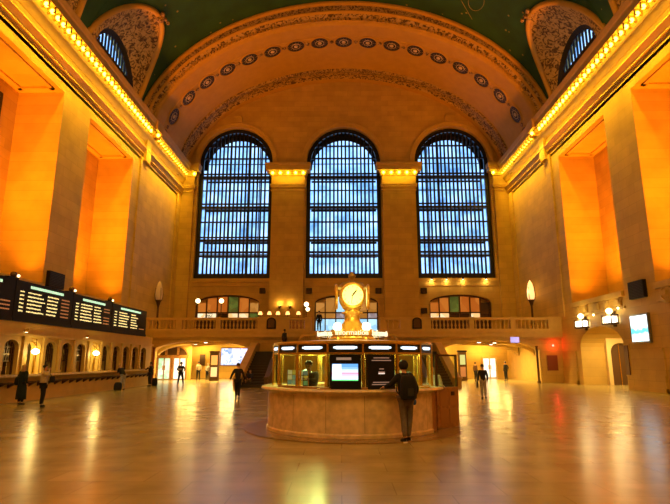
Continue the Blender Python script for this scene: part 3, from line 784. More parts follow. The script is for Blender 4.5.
for (x0, x1, pj), l in zip(caps, ('capital left of the middle window','capital right of the middle window','corner capital at far left','corner capital at far right')):
    xs = [x0+.1+k*(x1-x0-.2)/4 for k in range(5)] if x1-x0 > 2.5 else ([x1-.75, x1+.1] if x0 < 0 else [x0-.1, x0+.75])
    for i, x in enumerate(xs): put_bulb((x, YB-pj-.42, 21.5), ordw(i+1)+' bulb from the left under the '+l, 'bulbs under the '+l)

# ---- stairs up to the gallery behind the booth
SX = .35
def flight(s, xo, xi, label):
    """stair descending towards the camera"""
    r = empty('staircase', ((xo+xi)/2, 36, 0), label=label, cat='staircase')
    n = 14; y0, y1, zt = 34.9, 41.0, 2.45
    st = MB()
    for k in range(n):
        ya = y0+(y1-y0)*k/n; st.box(xo, xi, ya, YA+.28, zt*k/n, zt*(k+1)/n)
    st.build('steps', mat('shaded_stair', (.025,.015,.008), .5), r)  # near-black step colour holds the shade of the stairwell
    for x, wd, nm in ((xo, .42, 'outer_parapet'), (xi, .25, 'inner_parapet')):
        pr = [(y0-.5,0),(y0-.5,.6),(y0,.6),(y1,zt+.6),(YA+.25,zt+.6),(YA+.25,0)]
        q = MB(); q.prism(pr, lambda u,v,w_: (x-wd/2+w_, u, v), 0, wd)
        cp = [(y0-.55,.6),(y0-.55,.7),(y0,.7),(y1,zt+.7),(YA+.25,zt+.7),(YA+.25,zt+.6),(y1,zt+.6),(y0,.6)]
        q.prism(cp, lambda u,v,w_: (x-wd/2-.05+w_, u, v), 0, wd+.1)
        q.build(nm, M_TRIM if nm == 'outer_parapet' else mat('shaded_bronze_rail', (.10,.06,.03), .5), r)  # inner parapet colour also carries the stair's shade
    return r
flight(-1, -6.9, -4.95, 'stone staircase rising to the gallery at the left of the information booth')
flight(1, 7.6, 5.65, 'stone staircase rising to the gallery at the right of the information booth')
r = empty('stair_landing', (SX, 39, 0), label='central stair landing with curved balustrade behind the golden clock', cat='staircase')
q = MB(); q.box(-4.78, 5.47, 38.9, YA+.28, 0, 2.45)
pts = [(-3.9,38.9)]+[(SX+.15-3.9*math.cos(PI*i/16), 38.9-1.2*math.sin(PI*i/16)) for i in range(1,16)]+[(4.4,38.9)]
q.prism(pts, lambda u,v,w_: (u,v,w_), 0, 2.45)
for k in range(9): q.box(-2.4, 3.1, 40.0+k*.25, YA+.28, 2.45, 2.45+.183*(k+1))
q.build('platform', M_TRIM, r)
cap_ = MB(); bal = []
def rl(i): t = PI*i/28; return (SX+.15-3.8*math.cos(t), 38.9-1.1*math.sin(t))
def rz(i): e = min(i, 28-i); return 2.5-(.75*max(0, (4.5-e)/4.5)**1.1)
for i in range(28):
    a, b = rl(i), rl(i+1)
    for w0, w1, h0, h1 in ((-.14,.14,1.0,1.18), (-.12,.12,0,.1)):
        vs = []
        for (x, y), zz in ((a, rz(i)), (b, rz(i+1))):
            vs += [(x, y+w0, zz+h0), (x, y+w1, zz+h0), (x, y+w1, zz+h1), (x, y+w0, zz+h1)]
        cap_.add(vs, [(0,1,5,4),(1,2,6,5),(2,3,7,6),(3,0,4,7),(0,3,2,1),(4,5,6,7)])
cap_.build('curved_rail', M_TRIM, r)
for i in range(42):
    t = PI*(i+.5)/42; x, y = SX+.15-3.8*math.cos(t), 38.9-1.1*math.sin(t); zz = rz((i+.5)*28/42)
    baluster_mb(x, y, zz+.1, zz+1.02, .06).build('baluster', M_TRIM, r, smooth=True)

# ---- passage furniture: kiosks, posters, doors
def kiosk(x, y, h, label, wd=.8, top=M_BRZ, scr=('poster_orange', (.7,.35,.15), 'poster_pale', (.75,.6,.5))):
    r = empty('advertising_kiosk', (x, y, 0), label=label, cat='kiosk')
    MB().box(x-wd/2, x+wd/2, y, y+.35, 0, h).build('case', M_BRZ, r)
    MB().box(x-wd/2-.06, x+wd/2+.06, y-.06, y+.41, h, h+.14).build('cap', top, r)
    MB().box(x-wd/2+.12, x+wd/2-.12, y-.02, y, h*.56, h*.90).build('upper_poster', mat(scr[0], scr[1], .4, emit=scr[1], es=.35), r)
    MB().box(x-wd/2+.12, x+wd/2-.12, y-.02, y, h*.14, h*.48).build('lower_poster', mat(scr[2], scr[3], .4, emit=scr[3], es=.35), r)
kiosk(-11.35, 46.6, 2.45, 'brown advertising kiosk with two posters in the left passage')
kiosk(10.75, 46.6, 2.5, 'dark kiosk with a greenish screen in the right passage', .7, M_BLK, ('screen_green', (.28,.42,.32), 'poster_brown', (.25,.12,.06)))
# left back wall: door pair with fanlights, poster wall
def fan_door(x, w_, h, label, m=M_WOOD, lit_m=None, nm='door_1', YB=YB):
    r = empty(nm, (x, YB-.05, 0), kind='structure')
    q = MB(); q.box(x-w_/2-.12, x-w_/2, YB-.15, YB, 0, h); q.box(x+w_/2, x+w_/2+.12, YB-.15, YB, 0, h); q.box(x-w_/2-.12, x+w_/2+.12, YB-.15, YB, h, h+.12); q.box(x-.04, x+.04, YB-.12, YB, 0, h)
    q.build('door_frame', m, r)
    for k in (-1, 1):
        c = x+k*w_/4; MB().box(c-w_/4+.06, c+w_/4-.06, YB-.06, YB-.02, .1, h-.05).build('door_panel', lit_m, r)
        MB().box(c-k*w_/6-.03, c-k*w_/6+.03, YB-.12, YB-.06, .9, 1.3).build('handle', M_GOLD, r)
M_DLIT = lit('lit_door_glass', (.85,.8,.5), (1,1,.85), 1.5, 3)
M_DGRN = lit('lit_green_door_glass', (.35,.7,.3), (.9,1,.7), 1.2, 3)
fan_door(-16.5, 1.15, 2.0, '', lit_m=M_DGRN, nm='door_1', YB=48.6)
fan_door(-15.05, 1.15, 2.0, '', lit_m=M_DLIT, nm='door_2', YB=48.6)
fan_door(14.9, 1.3, 2.0, '', m=M_TRIM, lit_m=M_DLIT, nm='door_3')
r = empty('window_40', (-15.8, 48.5, 2.2), kind='structure')
YF = 48.62; q = MB(); n = 16; c0 = -15.8
for i in range(n):
    a0, a1 = PI*i/n, PI*(i+1)/n
    P = lambda rr, a, y: (c0-rr*1.5*math.cos(a), y, 2.25+rr*.85*math.sin(a))
    q.quad(P(1.06,a0,YF-.15), P(1.06,a1,YF-.15), P(.94,a1,YF-.15), P(.94,a0,YF-.15))
for x in (-.55, .55): q.box(c0+x-.09, c0+x+.09, YF-.15, YF-.05, 2.15, 3.0)
q.box(c0-1.6, c0+1.6, YF-.15, YF-.02, 2.12, 2.25); q.build('frame', M_WOOD, r)
vs = [P(.97, PI*i/n, YF-.06) for i in range(n+1)]; MB().add(vs, [tuple(range(n+1))]).build('pane', M_WIN, r)
def screen_poster(name, x0, x1, z0, z1, y, label, m, fm=M_BRZ):
    r = empty(name, ((x0+x1)/2, y, z0), label=label, cat='poster')
    MB().box(x0-.06, x1+.06, y, y+.1, z0-.06, z1+.06).build('frame', fm, r)
    MB().box(x0, x1, y-.015, y, z0, z1).build('picture', m, r)
M_POSTB = lit('blue_poster_light', (.10,.35,.9), (.9,.95,1), 1.3, 3.6)
screen_poster('lit_poster_wall', -12.2, -9.3, 1.3, 2.95, YB-.15, 'wide blue and white lit poster wall at the back of the left passage', M_POSTB)
screen_poster('small_notice', -14.3, -13.9, 1.3, 2.3, YB-.15, 'small narrow notice on the back wall between door and kiosk in the left passage', M_WIN)
r = empty('blue_sign', (14.05, YA-.2, 3.2), label='small square bluish lit sign on the gallery front above the right passage', cat='sign')
MB().box(13.72, 14.38, YA+.0, YA+.14, 3.18, 3.85).build('panel', mat('blue_sign_glow', (.4,.4,1), .4, emit=(.45,.42,1), es=.9), r)
MB().box(13.66, 14.44, YA+.08, YA+.25, 3.12, 3.91).build('frame', M_TRIM, r)
r = empty('red_lamp', (17.15, YA+.2, 2.95), label='small red alarm lamp on the wall right of the right passage', cat='lamp')
MB().lathe([(.12,0),(.12,.04)], (0,0,0), 12).xf(Matrix.Translation((17.15, YA+.3, 2.95)) @ Matrix.Rotation(PI/2, 4, 'X')).build('base', M_BRZ, r)
MB().sphere((17.15, YA+.2, 2.95), .09, 10, 6).build('bulb', mat('red_glow', (1,.05,.02), .4, emit=(1,.05,.03), es=16), r)
point('red_light', (17.15, YA-.05, 2.95), 22, (1,.03,.02), .05)
r = empty('maroon_board', (17.0, YA+.25, 1.0), label='maroon notice board on the wall below the red lamp', cat='notice board')
MB().box(16.62, 17.42, YA+.22, YA+.3, 1.0, 2.15).build('board', mat('maroon', (.22,.05,.02), .5), r)
MB().box(16.58, 17.46, YA+.26, YA+.3, .96, 2.19).build('frame', M_WOOD, r)
# dark post beside the right passage
r = empty('bronze_post', (15.95, YA+.1, 0), label='tall dark bronze post at the right edge of the right passage', cat='post')
MB().lathe([(.16,0),(.16,.12),(.09,.2),(.09,2.8),(.13,2.9)], (15.75,YA+.05,0), 10).build('shaft', M_BRZ, r)
r = empty('bronze_post', (-15.4, YA+.1, 0), label='tall red-brown bronze post at the left edge of the left passage', cat='post')
MB().lathe([(.16,0),(.16,.12),(.10,.2),(.10,2.7),(.13,2.8)], (-15.25,YA+.05,0), 10).build('shaft', mat('red_bronze', (.22,.05,.02), .4), r)
# small ceiling downlights of the passages
for (x, y, z) in ((-11.6,44.3,3.25),(-9.2,44.6,3.2),(-13.4,47.5,3.2),(-10,48,3.2),(9.4,44.4,3.22),(11.6,44.0,3.24),(13.2,45,3.24),(10.4,48,3.2),(13.9,48.5,3.2)):
    r = empty('ceiling_downlight', (x, y, z), label='round ceiling downlight of the %s passage, %s' % ('left' if x < 0 else 'right', {(-11.6):'near the arch',(-9.2):'nearest the stairs',(-13.4):'farther left',(-10):'before the poster wall',9.4:'nearest the stairs',11.6:'near the arch crown',13.2:'front right',10.4:'above the dark kiosk',13.9:'in front of the lit door'}[x]), cat='ceiling light', group='downlights of the %s passage' % ('left' if x < 0 else 'right'))
    MB().lathe([(.2,.0),(.2,.26)], (x,y,z), 12).build('rim', M_GOLD, r); MB().lathe([(.16,-.02),(.16,0)], (x,y,z), 12).build('lens', M_WHITE, r)

# ---- right wall: black panel, lit advertisement, lantern lamps, niche
for s, (y0, y1, z0, z1), l in ((1,(30.0,31.6,5.42,6.46),'right'),(-1,(29.45,31.1,6.02,6.95),'left')):
    X = CX+s*W; r = empty('black_speaker_panel', (X, (y0+y1)/2, z0), label='square black speaker panel high on the near pier of the %s wall' % l, cat='speaker')
    MB().box(X, X-s*.22, y0, y1, z0, z1).build('box', M_BLK, r)
    q = MB(); k = z0+.08
    while k < z1-.06: q.box(X-s*.22, X-s*.235, y0+.08, y1-.08, k, k+.03); k += .09
    q.build('grille', mat('black_grille', (.02,.02,.02), .6), r)
def ad_mat():
    m = bpy.data.materials.new('advert_picture'); m.use_nodes = True; n = m.node_tree; b = n.nodes['Principled BSDF']
    g = n.nodes.new('ShaderNodeNewGeometry'); s_ = n.nodes.new('ShaderNodeSeparateXYZ'); n.links.new(g.outputs['Position'], s_.inputs[0])
    no = n.nodes.new('ShaderNodeTexNoise'); no.inputs['Scale'].default_value = 2.5; n.links.new(g.outputs['Position'], no.inputs['Vector'])
    a = n.nodes.new('ShaderNodeMath'); a.operation = 'MULTIPLY_ADD'; a.inputs[1].default_value = .5; n.links.new(no.outputs['Fac'], a.inputs[0]); n.links.new(s_.outputs[2], a.inputs[2])
    mr = n.nodes.new('ShaderNodeMapRange'); mr.inputs['From Min'].default_value = 3.1; mr.inputs['From Max'].default_value = 4.7; n.links.new(a.outputs[0], mr.inputs[0])
    r_ = n.nodes.new('ShaderNodeValToRGB'); e = r_.color_ramp.elements
    e[0].position = 0; e[0].color = (.62,.85,1,1); e[1].position = 1; e[1].color = (.75,.9,1,1)
    for p, c in ((.22,(.75,.9,.95,1)),(.34,(.05,.55,.62,1)),(.46,(.12,.65,.75,1)),(.56,(.8,1,1,1)),(.75,(.9,1,1,1))): k = e.new(p); k.color = c
    n.links.new(mr.outputs[0], r_.inputs[0]); n.links.new(r_.outputs[0], b.inputs['Emission Color']); b.inputs['Emission Strength'].default_value = 2.2
    b.inputs['Base Color'].default_value = (.05,.05,.05,1)
    return m
X = CX+W; r = empty('lit_advertisement', (X, 31, 2.8), label='bright pale blue backlit advertisement screen on the near right pier', cat='advertisement')
MB().box(X, X-.16, 30.05, 31.95, 2.78, 4.5).build('frame', mat('steel_frame', (.25,.27,.3), .3, .8), r)
MB().box(X-.16, X-.175, 30.15, 31.85, 2.88, 4.4).build('screen', ad_mat(), r)
for y, z, l in ((37.9, 4.42, 'farther'), (33.85, 4.42, 'nearer')):
    r = empty('wall_lantern', (X, y, z), label='wide box lantern with a globe on top over the right niche, %s of the two' % l, cat='wall lamp')
    MB().box(X-.1, X-.62, y-.62, y+.62, z-.36, z-.26).build('base', M_BRZ, r)
    q = MB(); q.box(X-.1, X-.62, y-.62, y+.62, z+.2, z+.28); 
    for dy in (-.6, .6):
        for dx in (.14, .58): q.box(X-dx-.03, X-dx+.03, y+dy-.03, y+dy+.03, z-.3, z+.22)
    q.box(X, X-.12, y-.12, y+.12, z-.5, z+.5); q.build('frame', M_BRZ, r)
    MB().box(X-.16, X-.56, y-.5, y+.5, z-.22, z+.14).build('light_box', M_WHITE, r)
    MB().sphere((X-.36, y, z+.52), .20, 14, 10).build('globe', M_GLOBE, r, smooth=True)
    point('lantern_light', (X-.85, y, z+.4), 70, (1,.72,.25), .2)
# brass spot reflections: small glowing balls added near the lanterns
for (y, z, l_) in ((36.4, 4.9, 'between the two lanterns'), (33.1, 5.05, 'on the camera side of the nearer lantern'), (35.2, 4.3, 'lowest, at the arch crown')):
    r = empty('niche_glint', (X-.2, y, z), label='tiny glowing reflection spot over the right niche, '+l_, cat='light bulb', group='tiny reflection spots over the right niche')
    MB().sphere((X-.16, y, z), .08, 8, 6).build('globe', M_GLOBE, r); MB().box(X, X-.12, y-.04, y+.04, z-.04, z+.04).build('socket', M_GOLD, r)
area('niche_light', (X+1.4, 36.2, 3.7), (0,0,0), .8, 3, 260, (1,.66,.2))
# inner doorway on the far side of the niche
r = empty('door_4', (X+2.4, 39.1, 0), kind='structure')
q = MB(); pf = lambda u, z, d: (X+u, 39.2-d, z)
arch_wall(q, 1.75, 3.9, 0, 3.95, [(2.75, .72, 0, 2.35, .7)], pf, .35); q.build('door_frame', mat('pale_arch_stone', (.72, .55, .28), .5), r)
MB().box(X+2.1, X+3.4, 39.12, 39.18, 0, 2.95).build('door_panel', mat('dark_door', (.10,.05,.02), .4), r)
MB().box(X+2.72, X+2.78, 39.08, 39.12, 0, 2.9).build('centre_rail', M_GOLD, r)
area('niche_light', (X+4, 36.2, 4.0), (0,0,0), 2, 3, 120, (1,.66,.2))
r = empty('bronze_door', (X-.02, 32.9, 0), label='narrow dark bronze door panel at the near edge of the right niche', cat='door panel')
MB().box(X-.02, X-.12, 32.62, 33.05, .9, 2.7).build('panel', mat('oxblood', (.10,.02,.01), .4), r); MB().box(X, X-.06, 32.52, 33.15, .8, 2.8).build('frame', M_TRIM, r)
r = empty('wall_medallion', (X, 38, 1.6), label='framed round wall ornament at the right edge, beyond the near right pier', cat='ornament')
MB().lathe([(.5,0),(.5,.1),(.36,.14),(.34,.05),(.02,.08)], n=20).xf(Matrix.Translation((X-.02, 28.2, 5.35)) @ Matrix.Rotation(-PI/2, 4, 'Y')).build('disc', M_TRIM, r)
r.location = (X, 28.2, 4.8)
for ch in KIDS(r): ch.location = Vector((0,0,0)); ch.matrix_parent_inverse = Matrix.Translation((0,0,0)); 
for ch in KIDS(r):
    for v in ch.data.vertices: v.co += Vector((X, 38, 1.6))-Vector((X, 28.2, 4.8))

# ---- ticket office on the left
TX = -14.2; TZ = 3.45; TY0, TY1 = 8.0, 38.8
cent = [22.25, 23.9, 25.35, 26.8, 28.25, 29.85, 31.3, 32.75, 34.25, 35.75, 37.25]
mb = MB()
arch_wall(mb, TY0, TY1, 0, TZ, [(y, .5, 1.18, 2.35, .32) for y in cent], lambda u, z, d: (TX-d, u, z), .45, nseg=10)
mb.box(TX-.45, CX-W, TY0, TY1, TZ-.1, TZ); mb.box(TX-.45, CX-W, TY1-.3, TY1, 0, TZ)
mb.box(TX-1.5, TX-1.4, TY0, TY1, 0, TZ)
mb.box(TX, TX+.10, TY0, TY1, 0, .28); mb.box(TX, TX+.05, TY0, TY1, .28, 1.0)
mb.box(TX, TX+.12, TY0, TY1+.05, 2.84, 2.94)
for a, b in zip(cent, cent[1:]):
    m = (a+b)/2; mb.box(TX, TX+.08, m-.11, m+.11, 1.2, 2.75); mb.box(TX, TX+.12, m-.15, m+.15, 2.68, 2.84); mb.box(TX, TX+.12, m-.15, m+.15, 1.2, 1.32)
mb.build('wall_ticket_office', M_TRIM)['kind'] = 'structure'
r = empty('ticket_counter', (TX, 30, 0), label='long stone ledge with bag rail running below the ticket windows on the left', cat='counter')
MB().box(TX, TX+.38, TY0, TY1, 1.08, 1.18).build('ledge', M_MARBT, r)
MB().box(TX+.04, TX+.34, TY0, TY1-.2, .80, .84).build('bag_rail', M_BRZ, r)
k = 15.0
while k < TY1-.2:
    MB().prism([(0,.62),(.05,.62),(.34,.80),(.34,.86),(0,.86)], lambda u,v,w_: (TX+u, k+w_, v), 0, .12).build('bracket', M_BRZ, r); k += .72
# windows of the office (one built, the rest copied)
twin = None
for i, y in enumerate(cent):
    bright = i in (1, 5)
    if twin is None or bright:
        t = empty('window_50', (TX, y, 1.18), kind='structure')
        q = MB(); n = 10
        P = lambda rr, a: (TX-.2, y-rr*math.cos(a), 2.35+rr*.64*math.sin(a))
        for j in range(n):
            a0, a1 = PI*j/n, PI*(j+1)/n; q.quad(P(.5,a0), P(.5,a1), P(.42,a1), P(.42,a0))
        for dy in (-.46, .46): q.box(TX-.24, TX-.18, y+dy-.04, y+dy+.04, 1.18, 2.35)
        q.build('frame', M_GOLD if bright else M_WIN, t)
        if not bright:
            g = MB()
            for dy in (-.3,-.15,0,.15,.3): g.box(TX-.24, TX-.20, y+dy-.018, y+dy+.018, 1.75, 2.62)
            for z in (1.75, 2.05, 2.35): g.box(TX-.25, TX-.19, y-.45, y+.45, z-.03, z+.03)
            g.build('grille', M_BRZ, t)
            MB().box(TX-.5, TX-.46, y-.5, y+.5, 1.18, 2.7).build('blind', mat('dark_booth', (.045,.02,.01), .5), t)
            MB().box(TX-.42, TX-.36, y-.05, y+.1, 1.35, 1.75).build('notice', M_PARCH, t)
            twin = twin or t
        else:
            MB().box(TX-1.0, TX-.96, y-.52, y+.52, 1.1, 2.8).build('back_panel', mat('booth_cream', (.75,.55,.3), .6), t)
    else: copy_tree(twin, (TX, y, 1.18))
for y, l in ((23.5,'nearer'), (29.4,'farther')):
    r = empty('booth_lamp', (TX+.25, y, 2.2), label='glowing globe lamp in the %s lit ticket window on the left' % l, cat='lamp')
    MB().sphere((TX+.25, y+.1, 2.18), .17, 14, 8, .75).build('globe', M_WHITE, r, smooth=True)
    MB().tube([(TX+.25,y+.1,2.28),(TX+.25,y+.1,2.72),(TX+.02,y+.1,2.78)], .02, 6).build('bracket', M_GOLD, r)
    point('ticket_light', (TX+.5, y+.1, 2.1), 45, (1,.72,.2), .15)
    point('ticket_light', (TX-.55, y, 2.3), 45, (1,.72,.2), .15)
for y in (23.0, 28.6):
    r = empty('soffit_spot', (TX+.1, y, 3.0), label='small round spot lamp above the ticket windows, the %s one' % ('nearer' if y < 25 else 'farther'), cat='spotlight', group='spot lamps above the ticket windows')
    MB().lathe([(.06,0),(.09,.12)], (TX+.1,y,3.02), 10).build('housing', M_GOLD, r); MB().lathe([(.06,-.02),(.06,0)], (TX+.1,y,3.02), 10).build('lens', M_GLOBE, r)
# departure boards
M_HEAD = mat('header_glow', (.6,.8,.6), .4, emit=(.45,.80,.52), es=1.1)
M_TXT = mat('board_text_glow', (.9,.8,.4), .4, emit=(.85,.70,.28), es=1.25)
M_TXT2 = mat('board_text_dim', (.5,.2,.08), .4, emit=(.35,.16,.05), es=.6)
BX = TX+.05
boards = [(17.9,21.9,'nearest departure board at the left edge of the photo'),(21.95,26.75,'second departure board from the left, with the widest list'),(26.8,31.45,'third departure board from the left'),(31.5,37.2,'farthest departure board, next to the gallery')]
for bi, (a, b, l) in enumerate(boards):
    r = empty('departure_board', (BX, (a+b)/2, TZ), label=l, cat='departure board', group='departure boards over the ticket office')
    MB().box(BX, BX-.6, a, b, TZ, 5.25).build('case', M_BLK, r)
    MB().box(BX, BX+.05, a, b, TZ, TZ+.14).build('lower_rail', M_BLK, r)
    rnd = random.Random(bi+3); m = b-a
    q = MB(); y = a+.22*m
    while y < a+.78*m:
        w_ = rnd.uniform(.06, .12); q.box(BX, BX+.012, y, y+w_, 4.98, 5.10); y += w_+.035
    q.build('header_text', M_HEAD, r)
    q = MB(); q2 = MB()
    for row in range(6):
        z = 4.74-row*.17; q = MB(); q2 = MB()
        for (f0, f1) in ((.07,.13),(.19,.48),(.52,.74)):
            y = a+f0*m; e = a+(f1-rnd.uniform(0,.08))*m if f1 > .2 else a+f1*m
            while y < e:
                w_ = rnd.uniform(.05,.10); q.box(BX, BX+.012, y, min(e,y+w_), z+rnd.choice((0,.015)), z+rnd.uniform(.055,.075)); y += w_+.04
        q.build('train_row', M_TXT, r)
        if bi == 1 or rnd.random() < .4:
            y = a+.78*m
            while y < a+.93*m: q2.box(BX, BX+.012, y, y+.08, z, z+.06); y += .11
            q2.build('status_text', M_TXT2, r)
for y, l in ((21.9,'nearest'),(26.8,'middle'),(31.4,'farthest')):
    r = empty('board_lamp', (BX-.1, y, 5.25), label='small dome lamp on top of the departure boards, the %s one' % l, cat='lamp')
    MB().box(BX-.25, BX-.05, y-.45, y+.25, 5.25, 5.33).build('bracket', M_BLK, r)
    MB().sphere((BX-.15, y, 5.46), .14, 10, 7).build('dome', mat('smoked_dome', (.10,.05,.02), .2), r, smooth=True)
    MB().sphere((BX-.05, y+.2, 5.42), .06, 8, 6).build('bulb', M_GLOBE, r)

# ---- information booth
BC = (.31, 14.75)
def pol(R, deg, z): a = math.radians(deg); return (BC[0]+R*math.sin(a), BC[1]-R*math.cos(a), z)
booth = empty('information_booth', (*BC, 0), label='round marble information booth with glass walls in the middle of the floor', cat='booth')
def rng(prof, a0=0, a1=360, n=72):
    q = MB(); n = max(2, int(n*(a1-a0)/360))
    q.grid(lambda u, v: pol(prof[round(v*(len(prof)-1))][0], a0+(a1-a0)*u, prof[round(v*(len(prof)-1))][1]), n, len(prof)-1); return q
rng([(2.36,0),(2.36,.09),(2.33,.12),(2.33,.98),(2.36,1.02),(2.36,1.04),(2.0,1.04),(2.0,0)], -285, 58).build('counter_wall', M_MARB, booth, smooth=False)
rng([(2.30,1.04),(2.50,1.04),(2.53,1.07),(2.50,1.12),(1.95,1.12),(1.95,1.04)], -285, 68).build('counter_top', M_MARBT, booth)
q = MB()
for k in range(-11, 2): p, p2 = 22.5*k+5.5-16, 22.5*k+5.5+16
for k in range(-12, 3):
    q2_ = rng([(2.332,.14),(2.338,.14),(2.338,.97),(2.332,.97)], 22.5*k+5.4, 22.5*k+5.7, 720); q.add(q2_.v, q2_.f)
q.build('panel_joints', mat('joint_line', (.36,.25,.14), .5), booth)
# low plinth disc set in the floor round the booth
o = MB().lathe([(2.95,0),(2.95,.025),(.01,.025)], (*BC, 0), 64).build('floor_ring', mat('ring_marble', (.30,.19,.09), .25, noise=.2), None)
ORG[o.name] = Vector((0,0,0)); o.name = 'trim_70'; o['kind'] = 'structure'
GR = 2.2; ang = [5.5+22.5*k for k in range(16)]
def facet(k): return pol(GR, ang[k], 0), pol(GR, ang[(k+1) % 16], 0)
M_CANOPY = mat('header_black', (.012,.012,.015), .3)
for k in range(16):
    a, b = facet(k); va, vb = Vector(a), Vector(b); d = (vb-va); L = d.length; d.normalize(); nrm = Vector((d.y, -d.x, 0))
    if nrm.dot(va-Vector((*BC, 0))) < 0: nrm = -nrm
    def at(t, off, z): p = va+d*t+nrm*off; return (p.x, p.y, z)
    def slab(t0, t1, o0, o1, z0, z1):
        q = MB(); q.add([at(t0,o0,z0),at(t1,o0,z0),at(t1,o1,z0),at(t0,o1,z0),at(t0,o0,z1),at(t1,o0,z1),at(t1,o1,z1),at(t0,o1,z1)],
                        [(0,3,2,1),(4,5,6,7),(0,1,5,4),(1,2,6,5),(2,3,7,6),(3,0,4,7)]); return q
    MB().lathe([(.035,1.12),(.035,2.2)], (va.x, va.y, 0), 8).build('post', M_GOLD, booth)
    for t_ in (.05, L-.09): slab(t_, t_+.04, -.04, .0, 1.16, 1.92).build('glass_frame', M_GOLD, booth)
    if k != 2: slab(.03, L-.03, -.01, -.002, 1.14, 1.94).build('glass_panel', M_GLASS, booth)
    slab(.02, L-.02, -.02, .03, 1.94, 1.985).build('transom', M_GOLD, booth)
    h = slab(.03, L-.03, -.10, .02, 1.985, 2.18).build('header', M_CANOPY, booth)
    slab(.20, L-.20, .02, .028, 2.055, 2.13).build('header_sign', M_SIGNW, h)
    slab(.14, .20, .02, .026, 2.075, 2.12).build('header_sign', M_SIGNW, h); slab(L-.20, L-.14, .02, .026, 2.075, 2.12).build('header_sign', M_SIGNW, h)
    slab(0, L, -.14, .05, 2.18, 2.215).build('cornice_strip', M_GOLD, booth)
rng([(2.2,2.215),(2.2,2.26),(1.9,2.28),(.5,2.36),(.02,2.36)], 0, 360).build('roof', M_GILT, booth)
rng([(2.1,1.99),(.02,1.99)], 0, 360).build('inner_ceiling', mat('booth_ceiling', (.5,.45,.3), .6), booth)
# timber sill strip under the glass
rng([(2.24,1.12),(2.24,1.17),(2.14,1.17),(2.14,1.12)], -60, 60).build('sill', M_WOOD, booth)
# doorway side: wooden wall behind the open door
rng([(2.28,0),(2.28,1.04),(2.2,1.04),(2.2,0)], 58, 76).build('side_panel', M_WOOD, booth)
# central column inside
MB().lathe([(.16,0),(.16,1.99)], (*BC,0), 20).build('core_column', mat('core_brown', (.30,.18,.07), .5), booth)
for k in (2, 9, 13):
    p = pol(1.3, 22.5*k, 1.97); area('booth_light', p, (0,0,0), .9, .9, 62, (.95,1,.30))
# open door, right
def dpt(t, z, off=0):
    p0, p1 = Vector((2.50, 14.15, 0)), Vector((3.20, 14.75, 0)); d = (p1-p0); n_ = Vector((d.y, -d.x, 0)).normalized()
    p = p0+d*t+n_*off; return (p.x, p.y, z)
def dslab(t0, t1, o0, o1, z0, z1):
    return MB().add([dpt(t0,z0,o0),dpt(t1,z0,o0),dpt(t1,z0,o1),dpt(t0,z0,o1),dpt(t0,z1,o0),dpt(t1,z1,o0),dpt(t1,z1,o1),dpt(t0,z1,o1)], [(0,3,2,1),(4,5,6,7),(0,1,5,4),(1,2,6,5),(2,3,7,6),(3,0,4,7)])
dr = dslab(0,1,0,.05,.03,1.08).build('door', M_WOOD, booth)
q = MB()
for a in (dslab(.12,.46,.05,.065,.15,.52), dslab(.54,.88,.05,.065,.15,.52), dslab(.12,.46,.05,.065,.6,1.0), dslab(.54,.88,.05,.065,.6,1.0)): q.add(a.v, a.f)
q.build('raised_panels', mat('oak_panel', (.36,.17,.05), .4), dr)
q = MB()
for a in (dslab(0,.06,0,.05,1.08,1.95), dslab(.94,1,0,.05,1.08,1.95), dslab(0,1,0,.05,1.9,1.95)): q.add(a.v, a.f)
q.build('door_glass_frame', M_BRZ, dr); dslab(.06,.94,.02,.025,1.08,1.9).build('door_glass', M_GLASS, dr)
dslab(.62,.72,.05,.12,.86,.96).build('door_lock', M_BRZ, dr)
# monitor in the front facet (k=15: -17..5.5)
def facet_thing(k, name, z0, z1, m0, label, cat, mat_face, mat_case):
    a, b = facet(k); va, vb = Vector(a), Vector(b); d = (vb-va); L = d.length; d.normalize(); nrm = Vector((d.y, -d.x, 0))
    if nrm.dot(va-Vector((*BC, 0))) < 0: nrm = -nrm
    r = empty(name, tuple(va+d*L/2-nrm*.12+Vector((0,0,z0))), label=label, cat=cat)
    def sl(t0, t1, o0, o1, za, zb):
        at = lambda t, off, z: tuple(va+d*t+nrm*(off+.145)+Vector((0,0,z)))
        return MB().add([at(t0,o0,za),at(t1,o0,za),at(t1,o1,za),at(t0,o1,za),at(t0,o0,zb),at(t1,o0,zb),at(t1,o1,zb),at(t0,o1,zb)], [(0,3,2,1),(4,5,6,7),(0,1,5,4),(1,2,6,5),(2,3,7,6),(3,0,4,7)])
    sl(m0, L-m0, -.14, -.05, z0, z1).build('case', mat_case, r)
    return r, sl, L
r, sl, L = facet_thing(15, 'monitor', 1.125, 1.93, .05, 'bright information monitor with blue and pink bands in the booth front', 'monitor', None, M_BLK)
sl(.22, L-.28, -.05, -.045, 1.80, 1.86).build('caption_strip', mat('grey_caption', (.3,.25,.22), .5, emit=(.3,.25,.2), es=.5), r)
for z0, z1, c, e in ((1.32,1.345,(.1,.75,.2),1.3),(1.345,1.42,(.55,.9,1),1.4),(1.42,1.475,(.6,.5,.9),1.3),(1.475,1.51,(1,.3,.45),1.3),(1.51,1.58,(.5,.75,1),1.3),(1.58,1.63,(.2,.45,.95),1.3),(1.63,1.71,(.10,.35,.85),1.2)):
    sl(.12, L-.12, -.05, -.044, z0, z1).build('screen_band', mat('band_%.2f' % z0, c, .4, emit=c, es=e), r)
sl(.13, .34, -.044, -.041, 1.36, 1.70).build('pale_picture', mat('pale_pic', (.8,.9,1), .4, emit=(.8,.9,1), es=1.3), r)
r, sl, L = facet_thing(0, 'black_notice_board', 1.125, 1.93, .09, 'black notice panel with faint text right of the bright monitor', 'notice board', None, mat('soft_black', (.012,.009,.009), .6, spec=.2))
